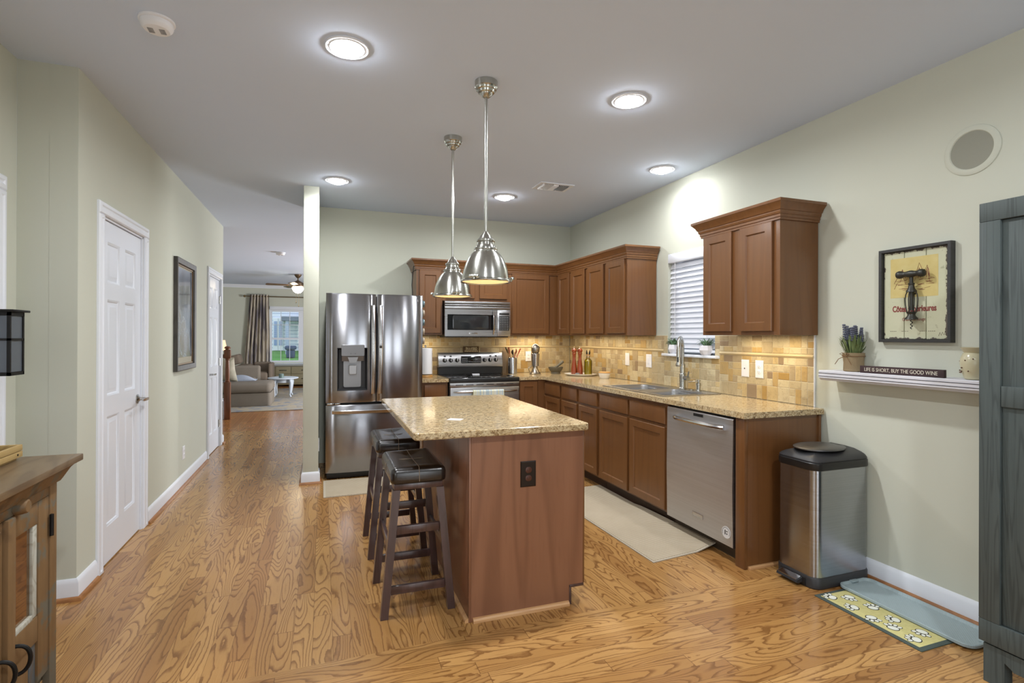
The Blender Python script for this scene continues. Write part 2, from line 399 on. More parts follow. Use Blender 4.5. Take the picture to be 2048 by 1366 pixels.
# ------------------------------------------------------------------ room shell
CZ, XL, XS, XR, YB = 2.72, -1.18, -1.43, 2.91, 5.95
YREAR, YFAR, XFL, XFR = -3.2, 15.7, -3.3, 3.5
O('floor', B().box(XFL-.2, XFR+.2, YREAR-.2, YFAR+.2, -.08, 0), M_floor, kind='structure', label='oak strip floor running through kitchen, hall and living room')
O('ceiling', B().box(XFL-.2, XFR+.2, YREAR-.2, YFAR+.2, CZ, CZ+.1), M_ceil, kind='structure', label='smooth off white ceiling')
def wall(name, face, pos, thick, us, zs, holes, label=None, mat=None):
    return O(name, B(FACE(face, pos)).plate(us, zs, holes, -thick, 0), mat or M_wall, kind='structure', label=label, flat=True)
H0 = (0, CZ)
# left hall wall with two doors (u = y)
wall('wall_left', 'L', XL, .12, [3.29, 3.605, 4.335, 6.565, 7.285, 7.47], [0, 2.04, CZ], {(1, 0), (3, 0)}, 'pale sage hall wall with two white doors')
O('wall_return', B().box(XS, XL-.1195, 3.29, 3.41, 0, CZ), M_wall, kind='structure', label='short wall return beside the near white door')
wall('wall_dining', 'L', XS, .12, [YREAR, -1.6, -.2, 2.2, 3.10, 3.2895], [0, .65, 2.04, CZ], {(1, 1), (3, 0), (3, 1)})
O('wall_stair', B().box(XFL, XL-.12, 7.35, 7.47, 0, CZ), M_wall, kind='structure')
# right wall with kitchen window (u=-y)
KW0, KW1, KWZ0, KWZ1 = 3.36, 3.965, 1.205, 2.09
wall('wall_right', 'R', XR, .14, [-YB-.12, -KW1, -KW0, -YREAR], [0, KWZ0, KWZ1, CZ], {(1, 1)}, 'pale sage kitchen wall on the right with the blind covered window')
O('wall_back', B().box(-.165, XR+.14, YB, YB+.12, 0, CZ), M_wall, kind='structure', label='pale sage wall behind the refrigerator and range')
O('wall_fridge', B().box(-.165, -.032, 5.15, YB, 0, CZ, .004), M_wall, kind='structure', label='narrow wall end standing beside the refrigerator')
wall('wall_rear', 'F', YREAR, .14, [-XR-.14, -2.05, -.25, -XS+.12], [0, .04, 2.1, CZ], {(1, 1)})
# living room
wall('wall_far', 'B', YFAR, .15, [XFL, -1.35, .95, XFR], [0, .62, 2.06, CZ], {(1, 1)}, 'sage living room wall with the curtained window')
O('wall_living_left', B().box(XFL-.12, XFL, 7.35, YFAR, 0, CZ), M_wall, kind='structure')
O('wall_living_right', B().box(XFR, XFR+.12, YB+.12, YFAR, 0, CZ), M_wall, kind='structure')
O('wall_living_near', B().box(XR+.14, XFR+.12, YB, YB+.12, 0, CZ), M_wall, kind='structure')
CROWN = [(0, CZ-.085), (.012, CZ-.085), (.02, CZ-.06), (.06, CZ-.02), (.07, CZ-.001), (0, CZ-.001)]
O('trim_1', B().sweep([(XFL, YFAR), (XFR, YFAR)], CROWN), M_white, kind='structure', label='white crown moulding in the living room')
BASE = [(0, 0), (.014, 0), (.014, .085), (.010, .098), (.004, .108), (0, .108)]
SHOE = [(.0145, 0), (.032, 0), (.030, .010), (.024, .017), (.0145, .02)]
def baseboard(name, path, label=None, side=1):
    o = O(name, B().sweep(path, BASE, side), M_white, kind='structure', label=label)
    O('shoe_moulding', B().sweep(path, SHOE, side), M_shoe, o, label='oak shoe moulding')
baseboard('baseboard_left', [(XL, 4.42), (XL, 6.455)], 'white baseboard between the two hall doors')
baseboard('baseboard_return', [(XS, 3.10+.085), (XS, 3.29), (XL, 3.29), (XL, 3.52)], 'white baseboard wrapping the wall return')
baseboard('baseboard_right', [(XR, 2.40), (XR, YREAR)], 'white baseboard under the wall shelf')
baseboard('baseboard_fridge', [(-.165, YB), (-.165, 5.15), (-.032, 5.15), (-.032, 5.30)], 'white baseboard around the wall end')
baseboard('baseboard_hall', [(XL, 7.375), (XL, 7.47), (XL-.12, 7.47), (XFL, 7.47)], None)
baseboard('baseboard_far', [(XFL, YFAR), (XFR, YFAR)], None)

# ------------------------------------------------------------------ interior doors
def door(name, y0, y1, hinge_near, label, X=XL, knob=True, face='L', hz=(1.785, 1.03, .28)):
    root = T(name, (X, (y0+y1)/2, 0), label, None, kind='structure')
    b = B(FACE(face, X))
    for a, c in ((y0-.075, y0), (y1, y1+.075)):
        b.rect(a, c, 0, 2.0348, [(0, 0), (0, .010), (.006, .016), (.022, .018), (.03, .013), (.034, .013)])
    b.rect(y0-.075, y1+.075, 2.035, 2.105, [(0, 0), (0, .011), (.006, .017), (.022, .019), (.03, .014), (.034, .014)])
    b.box(y0-.002, y0+.012, 0, 2.03, -.119, -.001).box(y1-.012, y1+.002, 0, 2.03, -.119, -.001).box(y0, y1, 2.022, 2.036, -.119, -.001)
    O('door_casing', b, M_white, root)
    a, c = y0+.014, y1-.014; W = c-a; b = B(FACE(face, X)); f0, f1 = -.045, -.012
    b.box(a, c, .008, 2.018, f0, f1-.012)
    st, mid = .105, .095; cw = (W-2*st-mid)/2
    us = [(a, a+st), (a+st+cw, a+st+cw+mid), (c-st, c)]
    for s0, s1 in us: b.box(s0, s1, .008, 2.018, f1-.013, f1)
    rails = [(.008, .22), (.87, .99), (1.56, 1.66), (1.90, 2.018)]
    for r0, r1 in rails:
        for p0 in (a+st, a+st+cw+mid): b.box(p0, p0+cw, r0, r1, f1-.013, f1)
    for (r0, r1) in ((.22, .87), (.99, 1.56), (1.66, 1.90)):
        for p0 in (a+st, a+st+cw+mid):
            b.rect(p0, p0+cw, r0, r1, [(0, f1-.001), (.008, f1-.004), (.014, f1-.011), (.022, f1-.011), (.04, f1-.003), (.044, f1-.003)], cap0=False)
    slab = O('door_slab', b, M_doorw, root)
    hy = y0+.012 if hinge_near else y1-.012
    for hz_ in hz:
        b = B(FACE(face, X)).box(hy-.016, hy+.016, hz_-.045, hz_+.045, -.013, -.008).cyl((hy, hz_-.045, -.004), (hy, hz_+.045, -.004), .006, n=8)
        O('hinge', b, M_chrome, slab, label='brushed metal hinge')
    if knob:
        s = -1 if hinge_near else 1; ky = y1-.075 if hinge_near else y0+.075
        b = B(FACE(face, X)).lathe((ky, .915, -.012), [(.032, 0), (.032, .006), (.018, .012), (.011, .018), (.011, .05)], 20, axis=(0, 0, 1))
        b.rings([[(ky+t_*s, .915+dy*k, .05+dz*k) for dy, dz in ((-.009, -.006), (-.009, .006), (.011, .007), (.011, -.007))] for t_, k in ((-.014, .8), (.03, 1), (.085, .9), (.105, .5))])
        O('lever_handle', b, M_chrome, slab, label='satin nickel lever handle')
    return root
door('door_1', 3.605, 4.335, True, 'white six-panel door nearest the camera on the hall wall')
door('door_2', 6.565, 7.285, False, 'white six-panel door at the far end of the hall wall')
door('door_3', 2.2, 3.10, True, 'white door edge at the left border of the photo', X=XS, knob=False)

# ------------------------------------------------------------------ kitchen window with blind
b = B(FACE('R', XR))
b.plate([-KW1, -KW1+.05, -KW0-.05, -KW0], [KWZ0, KWZ0+.06, 1.63, 1.68, KWZ1-.05, KWZ1], {(1, 1), (1, 3)}, -.12, -.085)
kw = O('window_1', b, M_white, kind='structure', label='white kitchen window behind the closed blind')
O('pane', B(FACE('R', XR)).box(-KW1+.05, -KW0-.05, KWZ0+.06, KWZ1-.05, -.105, -.1), M_pane, kw)
O('window_sill', B().box(XR-.045, XR+.085, KW0-.05, KW1+.04, KWZ0-.022, KWZ0, .006), M_white, kw, label='white stone window sill')
bl = T('window_blind', (XR+.03, (KW0+KW1)/2, KWZ0), 'white slatted blind closed over the kitchen window above the sink', 'blind')
O('headrail', B().box(XR-.008, XR+.05, KW0+.004, KW1-.004, 2.005, KWZ1-.003, .004), M_white, bl)
b = B(); nsl = 17; th = math.radians(62)
for i in range(nsl):
    z = 1.26+i*(2.0-1.26)/nsl+.02; dx, dz = .025*math.cos(th), .025*math.sin(th)
    v = []
    for y in (KW0+.008, KW1-.008):
        v.append([(XR+.025-dx, y, z-dz), (XR+.025+dx, y, z+dz), (XR+.028+dx, y, z+dz-.001), (XR+.028-dx, y, z-dz-.001)])
    b.rings(v)
O('slats', b, M_slat, bl)
O('bottom_rail', B().box(XR, XR+.05, KW0+.008, KW1-.008, 1.222, 1.245, .004), M_white, bl)
for y in (KW0+.1, KW1-.1): O('ladder_cord', B().cyl((XR-.004, y, 1.24), (XR-.004, y, 2.01), .0016, n=6), M_whitepl, bl)
# house wall seen outside the kitchen window is only sky light

# ------------------------------------------------------------------ living room window + outside
b = B(FACE('B', YFAR))
x0, x1, z0, z1 = -1.35, .95, .62, 2.06
b.plate([x0-.0, x0+.05, -.625, -.44, .35, .40, x1-.05, x1], [z0, z0+.05, 1.245, 1.295, z1-.05, z1], {(1, 1), (1, 3), (3, 1), (3, 3), (5, 1), (5, 3)}, -.12, -.05)
lw = O('window_2', b, M_white, kind='structure', label='white living room window with grilles looking onto the yard')
b = B(FACE('B', YFAR))
for p, q in ((x0+.05, -.625), (-.44, .35)):
    for k in (1, 2): b.box(p+(q-p)*k/3-.008, p+(q-p)*k/3+.008, z0+.05, z1-.05, -.09, -.07)
    b.box(p, q, 1.645, 1.66, -.09, -.07)
O('grille', b, M_white, lw)
O('pane', B(FACE('B', YFAR)).box(x0+.05, x1-.05, z0+.05, z1-.05, -.1, -.095), M_pane, lw)
b = B(FACE('B', YFAR))
for a, c, d, e in ((x0-.08, x0, z0-.02, z1+.09), (x1, x1+.08, z0-.02, z1+.09), (x0-.08, x1+.08, z1, z1+.09)): b.box(a, c, d, e, 0, .02, .004)
b.box(x0-.1, x1+.1, z0-.045, z0-.02, 0, .05, .005)
b.box(x0-.08, x1+.08, z0-.12, z0-.045, 0, .02, .004)
O('window_casing', b, M_white, lw)
b = B(FACE('B', YFAR))
for i in range(13): b.box(-1.29, -.63, 1.31+i*.055, 1.313+i*.055, -.05, -.005)
blf = O('window_blind', b, M_white, label='raised white slat blind in the living room window', cat='blind')
M_lawn = fabric('lawn_grass', (84, 132, 70), (116, 164, 92), 30)
M_siding = G('pale_blue_siding', .7, 0, .3)
_, _, zz = M_siding.sep(M_siding.obj())
M_siding.color(M_siding.mix(M_siding.math('GREATER_THAN', M_siding.math('FRACT', M_siding.math('MULTIPLY', zz, 7)), .86), (226, 232, 244), (150, 166, 198)))
O('ground_lawn', B().prism([(16.0, -.3), (16.0, .05), (23.9, .72), (30, .72), (30, -.3)], -14, 14, 'x'), M_lawn, kind='structure', label='green lawn outside the living room window')
hs = T('neighbor_house', (0, 24, .72), 'pale sided neighbouring house across the lawn seen through window', 'house')
O('house_wall', B().box(-8, 6, 24, 24.2, .725, 5.0), M_siding.m, hs)
M_hglass = flat('house_window_glass', (150, 170, 210), .2)
for x in (-1.84, -1.64):
    hw = O('patio_door', B().box(x-.095, x+.095, 23.95, 23.998, .74, 2.1), M_white, hs); O('house_glass', B().box(x-.055, x+.055, 23.93, 23.949, .95, 1.95), M_hglass, hw)
O('porch_roof', B().box(-1.55, 1.5, 22.6, 23.99, 1.95, 2.12), flat('porch_roof_grey', (110, 120, 138), .8), hs)
O('porch_post', B().box(-1.38, -1.26, 22.65, 22.8, .62, 1.949), flat('porch_post_blue', (170, 182, 206), .6), hs)
M_bluegr = flat('blue_grey_cover', (70, 82, 112), .8)
O('patio_grill', B().box(-1.28, -.98, 21.4, 21.8, .522, .82, .04).box(-1.33, -.93, 21.35, 21.85, .82, .98, .06), M_bluegr, label='dark covered grill on the neighbouring lawn outside', cat='grill')
pt = T('patio_chair', (-2.3, 21.6, .53), 'blue patio chair outside on the grass beyond the window', 'chair')
b = B().box(-2.45, -2.05, 21.4, 21.8, .78, .83).box(-2.45, -2.05, 21.76, 21.8, .83, 1.2)
O('seat', b, M_bluegr, pt)
for x in (-2.42, -2.08):
    for y in (21.43, 21.77): O('leg', B().cyl((x, y, .52), (x, y, .78), .02, n=6), M_bluegr, pt)

# unseen rear glazing: doors for the refrigerator reflections, side window added for light
rw = O('window_3', B(FACE('F', YREAR)).plate([-2.05, -1.98, -1.22, -1.08, -.32, -.25], [.04, .14, 2.02, 2.1], {(1, 1), (3, 1)}, -.1, -.04), M_white, kind='structure', label='unseen white patio doors behind the camera')
O('pane', B(FACE('F', YREAR)).box(-1.98, -.32, .14, 2.02, -.075, -.07), M_pane, rw)
sw = O('window_4', B(FACE('L', XS)).plate([-1.6, -1.54, -.93, -.87, -.26, -.2], [.65, .71, 1.32, 1.38, 1.98, 2.04], {(1, 1), (3, 1), (1, 3), (3, 3)}, -.1, -.05), M_white, kind='structure', label='unseen white side window added behind the camera for light')
O('pane', B(FACE('L', XS)).box(-1.54, -.26, .71, 1.98, -.08, -.075), M_pane, sw)

# ------------------------------------------------------------------ kitchen cabinets
XF, YF = 2.59, 5.63            # faces of the wall cabinets
XBF, YBF = 2.315, 5.345        # faces of the base cabinets
UZ0, UZ1 = 1.365, 2.10
GWC, GBC = 'wall cabinets around the kitchen corner', 'base cabinets under the granite'
def cab(name, label, cat, box, face, pos, doors, drawers=(), group=None, toe=None, open_top=False):
    x0, x1, y0, y1, z0, z1 = box
    root = T(name, ((x0+x1)/2, (y0+y1)/2, z0), label, cat, group)
    b = B().box(x0, x1, y0, y1, z0, .69 if open_top else z1, .0012, 1)
    if open_top: O('front_rail', B().box(x0, x0+.02, y0, y1, .6905, z1, .001, 1), M_cab, root)
    O('body', b, M_cab, root)
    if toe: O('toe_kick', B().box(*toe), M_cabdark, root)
    F = FACE(face, pos)
    for (u0, u1, v0, v1) in doors:
        if face == 'R': u0, u1 = -u1, -u0
        O('cabinet_door', B(F).shaker(u0, u1, v0, v1, .0005), M_cab, root)
    for (u0, u1, v0, v1) in drawers:
        if face == 'R': u0, u1 = -u1, -u0
        O('drawer_front', B(F).slabfront(u0, u1, v0, v1, .0005), M_cab, root)
    return root
e = .0006
cab('wall_cabinet', 'cherry wall cabinet with one narrow door between refrigerator and microwave', 'cabinet', (.94, 1.222-e, YF, YB-.011, UZ0, UZ1), 'B', YF, [(.972, 1.203, 1.385, 2.06)], group=GWC)
cab('wall_cabinet', 'short two-door cherry cabinet directly above the microwave', 'cabinet', (1.222, 1.985-e, YF, YB-.011, 1.738, UZ1), 'B', YF, [(1.262, 1.580, 1.768, 2.06), (1.636, 1.958, 1.768, 2.06)], group=GWC)
cab('wall_cabinet', 'wide single-door cherry cabinet just right of the microwave', 'cabinet', (1.985, XF-e, YF, YB-.011, UZ0, UZ1), 'B', YF, [(2.018, 2.473, 1.385, 2.06)], group=GWC)
cab('wall_cabinet', 'two-door cherry cabinet on the right wall nearest the kitchen corner', 'cabinet', (XF, XR-.011, 4.895+e, YB-.012, UZ0, UZ1), 'R', XF, [(5.30, 5.59, 1.385, 2.06), (4.925, 5.235, 1.385, 2.06)], group=GWC)
cab('wall_cabinet', 'two-door cherry cabinet left of the kitchen window', 'cabinet', (XF, XR-.011, 4.128, 4.895, UZ0, UZ1), 'R', XF, [(4.535, 4.865, 1.385, 2.06), (4.158, 4.478, 1.385, 2.06)], group=GWC)
cab('wall_cabinet', 'freestanding two-door cherry wall cabinet right of the window above the dishwasher', 'cabinet', (XF, XR-.011, 2.44, 3.12, UZ0, UZ1), 'R', XF, [(2.825, 3.09, 1.39, 2.06), (2.485, 2.75, 1.39, 2.06)])
CR = [(.0008, 2.062), (.012, 2.062), (.012, 2.074), (.017, 2.078), (.017, 2.092), (.022, 2.096), (.026, 2.108), (.026, 2.114), (.032, 2.118), (.040, 2.136), (.052, 2.150), (.057, 2.156), (.062, 2.160), (.062, 2.176), (.0008, 2.176)]
O('crown_moulding', B().sweep([(.94, YB-.012), (.94, YF), (XF, YF), (XF, 4.128), (XR-.013, 4.128)], CR), M_cab, label='cherry crown moulding running along the corner wall cabinets', cat='moulding', sharp=.3)
O('crown_moulding', B().sweep([(XR-.013, 3.12), (XF, 3.12), (XF, 2.44), (XR-.013, 2.44)], CR), M_cab, label='cherry crown moulding on the single cabinet right of the window', cat='moulding', sharp=.3)
# base cabinets
BZ0, BZ1 = .10, .8795
def base_r(y0, y1, ds, label, dr=None, ot=False):
    cab('base_cabinet', label, 'cabinet', (XBF, XR-.012, y0+e, y1-e, BZ0, BZ1), 'R', XBF, [(a, c, .118, .705) for a, c in ds], [(a, c, .728, .848) for a, c in (dr or ds)], GBC, (XBF+.07, XR-.02, y0+.002, y1-.002, .0, BZ0-.0005), ot)
base_r(3.15, 4.128, [(3.168, 3.625), (3.66, 4.108)], 'wide sink base cabinet with two doors beside the dishwasher', None, True)
base_r(4.128, 4.525, [(4.160, 4.505)], 'base cabinet with one drawer and door left of the sink cabinet')
base_r(4.525, 4.912, [(4.555, 4.890)], 'base cabinet, second of the narrow ones counted from the sink')
base_r(4.912, 5.36, [(4.942, 5.33)], 'base cabinet on the right run nearest the inner corner')
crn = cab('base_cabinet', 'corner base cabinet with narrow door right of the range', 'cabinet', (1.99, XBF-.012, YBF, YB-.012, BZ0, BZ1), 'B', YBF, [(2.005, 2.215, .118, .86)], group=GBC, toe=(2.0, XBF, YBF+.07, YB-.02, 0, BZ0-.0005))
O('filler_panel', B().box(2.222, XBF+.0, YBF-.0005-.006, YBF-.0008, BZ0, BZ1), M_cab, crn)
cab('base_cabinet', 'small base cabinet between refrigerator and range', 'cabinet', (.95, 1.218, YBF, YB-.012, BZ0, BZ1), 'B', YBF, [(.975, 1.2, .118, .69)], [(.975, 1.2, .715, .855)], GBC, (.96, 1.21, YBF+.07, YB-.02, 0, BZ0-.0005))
ep = T('counter_end', (2.6, 2.44, 0), 'plain cherry side closing the counter run behind the trash can', 'cabinet side')
O('panel', B().box(2.33, XR-.034, 2.422, 2.440, .0005, .8792), M_cab, ep)
O('front_stile', B().box(2.305, 2.33-e, 2.421, 2.490, .0005, .8792, .0015), M_cab, ep)
O('back_strip', B().box(XR-.033, XR-.0155, 2.412, 2.440, .0005, .8792, .0015), M_cab, ep)
O('shoe_moulding', B().prism([(2.421, .0005), (2.406, .0005), (2.407, .010), (2.413, .017), (2.421, .018)], 2.332, XR-.035, 'x'), M_lightwood, ep, label='unfinished quarter round strip')

# ------------------------------------------------------------------ granite counters
CT0, CT1 = .8805, .9145
SX0, SX1, SY0, SY1 = 2.345, 2.862, 3.245, 4.135      # sink cut-out
xs = [1.988, 2.28, SX0+.018, SX1-.018, XR-.0115]; ys = [2.397, SY0+.018, SY1-.018, 5.312, YB-.0115]
b = B().plate(xs, ys, {(0, 0), (0, 1), (0, 2), (2, 1)}, CT0, CT1, .005)
O('countertop', b, M_granite, label='L-shaped gold granite countertop along back and right walls', cat='countertop')
O('countertop', B().plate([.945, 1.222], [5.312, YB-.0115], set(), CT0, CT1, .005), M_granite, label='small gold granite countertop between refrigerator and range', cat='countertop')

# ------------------------------------------------------------------ tiled backsplash
def tiles(face, pos, name, segs, label):
    """segs: list of (u0,u1,v0,v1) zones filled with modular tumbled tiles"""
    F = FACE(face, pos); b = B(F); c = .0465
    rnd = random.Random(len(name)*13+int(pos*100))
    for (u0, u1, v0, v1) in segs:
        nu, nv = max(1, round((u1-u0)/c)), max(1, round((v1-v0)/c)); cu, cv = (u1-u0)/nu, (v1-v0)/nv
        used = [[0]*nv for _ in range(nu)]
        for i in range(nu):
            for j in range(nv):
                if used[i][j]: continue
                opts = [(2, 2)]*3+[(1, 2)]*3+[(2, 1)]*3+[(1, 1)]*3
                rnd.shuffle(opts)
                for a, d in opts:
                    if i+a <= nu and j+d <= nv and not any(used[i+p][j+q] for p in range(a) for q in range(d)): break
                else: a = d = 1
                for p in range(a):
                    for q in range(d): used[i+p][j+q] = 1
                x0, y0 = u0+i*cu+.0016, v0+j*cv+.0016; x1, y1 = u0+(i+a)*cu-.0016, v0+(j+d)*cv-.0016
                b.rect(x0, x1, y0, y1, [(0, .002), (0, .0075), (.0022, .0095)], cap0=False)
    root = T(name, F @ Vector((segs[0][0], segs[0][2], 0)), label, 'backsplash', kind='structure')
    O('tiles', b, M_tile, root, flat=True)
    b = B(F)
    for (u0, u1, v0, v1) in segs: b.box(u0, u1, v0, v1, .0006, .0062)
    O('grout', b, M_grout, root, flat=True)
    return root, F
BS0, BR, BS1 = CT1+.0005, 1.216, 1.3645
sg = [(-YB+.011, -KW1-.045, BS0, BR), (-KW1-.045, -KW0+.055, BS0, KWZ0-.0225), (-KW0+.055, -2.47, BS0, BR),
      (-YB+.011, -KW1-.045, BR+.026, BS1), (-KW1-.045, -KW1-.001, KWZ0+.0005, BS1), (-KW0+.001, -KW0+.055, KWZ0+.0005, BS1), (-KW0+.055, -2.47, BR+.026, BS1)]
rt1, F = tiles('R', XR, 'backsplash', sg, 'tumbled stone tile backsplash on the right wall behind the sink')
RAILP = [(.0006, BR), (.010, BR+.001), (.014, BR+.006), (.019, BR+.013), (.014, BR+.02), (.010, BR+.025), (.0006, BR+.026)]
b = B().sweep([(XR, YB-.012), (XR, KW1+.05)], RAILP); b.sweep([(XR, KW0-.06), (XR, 2.472)], RAILP)
O('chair_rail_tile', b, M_rail, rt1)
O('edge_strip', B(F).box(-2.47, -2.464, BS0, BS1, .0006, .011), M_white, rt1)
sg = [(.95, XR-.0115, BS0, BR), (.95, 1.225, BR+.026, BS1), (1.225, XR-.0115, BR+.026, BS1)]
rt2, F = tiles('B', YB, 'backsplash', sg, 'tumbled stone tile backsplash on the back wall behind the range')
O('chair_rail_tile', B().sweep([(.95, YB), (XR-.02, YB)], RAILP), M_rail, rt2)

# ------------------------------------------------------------------ island
IX0, IX1, IY0, IY1 = .652, 1.262, 2.406, 3.60
isl = T('kitchen_island', (.957, 3.0, 0), 'cherry kitchen island cabinet under the granite top', 'island')
O('end_panel', B().prism([(IX0+.012, .0005), (1.176, .0005), (1.176, .098), (1.252, .098), (1.252, .8795), (IX0+.012, .8795)], IY0, IY0+.018, 'y'), M_islwood, isl)
O('body', B().box(IX0, IX1-.022, IY0+.0185, IY1, .098, .8795, .0015), M_islwood, isl)
O('back_panel', B().box(IX0, IX0+.0115, IY0-.002, IY0+.018, .0005, .8795, .002), M_islwood, isl)
O('base_panel', B().box(IX0+.001, 1.172, IY0+.0185, IY1-.01, .0005, .0975), M_islwood, isl)
b = B(FACE('F', 0)); Fr = FACE('L', IX1-.0215)
for y0, y1 in ((2.43, 2.80), (2.82, 3.19), (3.21, 3.585)):
    O('cabinet_door', B(Fr).shaker(y0, y1, .118, .70), M_cab, isl)
    O('drawer_front', B(Fr).slabfront(y0, y1, .72, .865), M_cab, isl)
O('corner_stile', B().box(1.2525, IX1-.001, IY0, IY0+.018, .098, .8795, .001), M_cab, isl)
O('toe_trim', B().box(1.178, 1.256, IY0-.003, IY0+.015, .085, .0975, .001).box(1.1765, 1.187, IY0-.003, IY0+.015, .0005, .085, .001), M_espresso, isl, label='dark toe kick edge')
O('shoe_moulding', B().prism([(IY0-.0003, .0005), (IY0-.018, .0005), (IY0-.017, .012), (IY0-.010, .019), (IY0-.0003, .021)], IX0+.02, 1.172, 'x'), M_lightwood, isl, label='unfinished quarter round strip')
O('shoe_moulding', B().prism([(IX0-.0003, .0005), (IX0-.018, .0005), (IX0-.017, .012), (IX0-.010, .019), (IX0-.0003, .021)], IY0+.0, IY1, 'y'), M_lightwood, isl)
b = B().rrect(.386, 1.270, 2.362, 3.765, .03, [(.004, CT0+.0005), (.0, CT0+.005), (0, CT1-.003), (.004, CT1)], n=6)
O('island_countertop', b, M_granite, label='gold granite island top overhanging the two stools', cat='countertop')
O('card', B().prism([(.610, 2.695), (.672, 2.655), (.700, 2.696), (.640, 2.738)], CT1+.0005, CT1+.002), M_whitepl, label='small white card lying on the island top', cat='card')
def outlet(root, F, u, v, kind='duplex', wd=.072, ht=.118, mat=None, slot=None, w0=.0105):
    mat = mat or M_whitepl
    O('cover_plate', B(F).rect(u-wd/2, u+wd/2, v-ht/2, v+ht/2, [(0, w0), (0, w0+.003), (.004, w0+.006)]), mat, root)
    b = B(F)
    if kind in ('duplex', 'decora'):
        dk = B(F)
        if kind == 'duplex':
            for q in (-.02, .02):
                b.rrect(u-.016, u+.016, v+q-.014, v+q+.014, .012, [(0, w0+.0055), (0, w0+.0075), (.001, w0+.008)])
        else: b.box(u-.017, u+.017, v-.033, v+.033, w0+.0055, w0+.008, .001)
        for q in (-.02, .02):
            dk.box(u-.007, u-.005, v+q-.002, v+q+.006, w0+.0075, w0+.0085).box(u+.005, u+.007, v+q-.002, v+q+.006, w0+.0075, w0+.0085).cyl((u, v+q-.008, w0+.0075), (u, v+q-.008, w0+.0085), .002, n=8)
        r = O('receptacle', b, mat if slot is None else slot, root); O('slots', dk, M_black, r)
    elif kind == 'switch':
        O('rocker', b.box(u-.017, u+.004, v-.034, v+.034, w0+.0055, w0+.009, .001), M_whitepl, root)
        O('dimmer_slider', B(F).box(u+.009, u+.015, v-.034, v+.034, w0+.0055, w0+.0075, .001).box(u+.008, u+.016, v-.02, v-.012, w0+.006, w0+.010, .001), M_whitepl, root)
    elif kind == 'jack':
        O('jack', b.cyl((u, v, w0+.0055), (u, v, w0+.010), .005, n=10), M_chrome, root)
    elif kind == 'blank':
        O('screw', b.cyl((u, v-.03, w0+.0055), (u, v-.03, w0+.0068), .003, n=8).cyl((u, v+.03, w0+.0055), (u, v+.03, w0+.0068), .003, n=8), M_whitepl, root)
M_brplate = flat('dark_bronze_outlet', (34, 24, 18), .35, .3); M_brslot = flat('brown_receptacle', (78, 42, 28), .4)
o_ = T('island_outlet', (.951, IY0, .678), 'dark bronze electrical outlet on the island end panel', 'outlet'); outlet(o_, FACE('B', IY0), .951, .678, 'duplex', .08, .125, M_brplate, M_brslot, .0004)
GO = 'white wall plates'
for y, k, lab, wd in ((4.615, 'blank', 'white plate on backsplash left of the dimmer switch', .072), (4.243, 'switch', 'white dimmer switch plate on backsplash left of the sink window', .085), (3.037, 'jack', 'white cable jack plate on backsplash under the right cabinet', .072), (2.905, 'duplex', 'white double outlet on backsplash right of the cable jack', .072)):
    o_ = T('wall_plate', (XR-.01, y, 1.125), lab, 'outlet', GO); outlet(o_, FACE('R', XR), -y, 1.125, k, wd, .125)
o_ = T('wall_plate', (2.346, YB, 1.112), 'white outlet on the back wall between utensils and pewter grinder', 'outlet', GO); outlet(o_, FACE('B', YB), 2.346, 1.112, 'duplex')
o_ = T('wall_plate', (XL, 5.485, .29), 'white outlet low on the hall wall below the picture', 'outlet', GO); outlet(o_, FACE('L', XL), 5.485, .292, 'duplex', .075, .118, None, None, .0005)
o_ = T('wall_plate', (-.032, 5.6, .45), 'white outlet on the wall end beside the refrigerator', 'outlet', GO); outlet(o_, FACE('L', -.032), 5.27, .33, 'blank', .07, .115, None, None, .0005)

# ------------------------------------------------------------------ refrigerator
fr = T('refrigerator', (.48, 5.55, 0), 'stainless french door refrigerator with water dispenser beside the wall end', 'refrigerator')
FX0, FX1, FY = .03, .932, 5.205
O('body', B().box(FX0+.004, FX1-.004, FY+.075, YB-.02, .05, 1.735, .004), M_dkgrey, fr, label='dark grey case')
O('grille', B().box(FX0+.01, FX1-.01, FY+.03, FY+.2, .012, .058, .003), M_black, fr, label='black toe grille')
def bulged(u0, u1, v0, v1, bulge, hole=None, nu=16):
    """door skin bowed forward a little, optional rectangular hole"""
    F = FACE('B', FY); b = B(F); us = [u0+(u1-u0)*i/nu for i in range(nu+1)]; vs_ = [v0, v0+.012, v1-.012, v1]
    if hole:
        us = sorted(set([x for x in us if abs(x-hole[0]) > .012 and abs(x-hole[1]) > .012]+[hole[0], hole[1]])); vs_ = sorted(vs_+[hole[2], hole[3]])
    D = lambda u: .055+bulge*(1-(2*(u-u0)/(u1-u0)-1)**2)-.010*(abs(2*(u-u0)/(u1-u0)-1)**14)
    g = {}
    for i, u in enumerate(us):
        for j, v in enumerate(vs_): g[i, j] = b._v((u, v, D(u)-.055-(.004 if j in (0, len(vs_)-1) else 0)))
    for i in range(len(us)-1):
        for j in range(len(vs_)-1):
            um, vm = (us[i]+us[i+1])/2, (vs_[j]+vs_[j+1])/2
            if hole and hole[0] < um < hole[1] and hole[2] < vm < hole[3]: continue
            b.bm.faces.new((g[i, j], g[i+1, j], g[i+1, j+1], g[i, j+1]))
    # side returns and back
    bk = {}
    n, m = len(us)-1, len(vs_)-1
    loop = [(i, 0) for i in range(n+1)]+[(n, j) for j in range(1, m+1)]+[(i, m) for i in range(n-1, -1, -1)]+[(0, j) for j in range(m-1, 0, -1)]
    bv = [b._v((us[i], vs_[j], -.07)) for i, j in loop]
    for k in range(len(loop)):
        q = (k+1) % len(loop); b.bm.faces.new((g[loop[k]], g[loop[q]], bv[q], bv[k]))
    return b
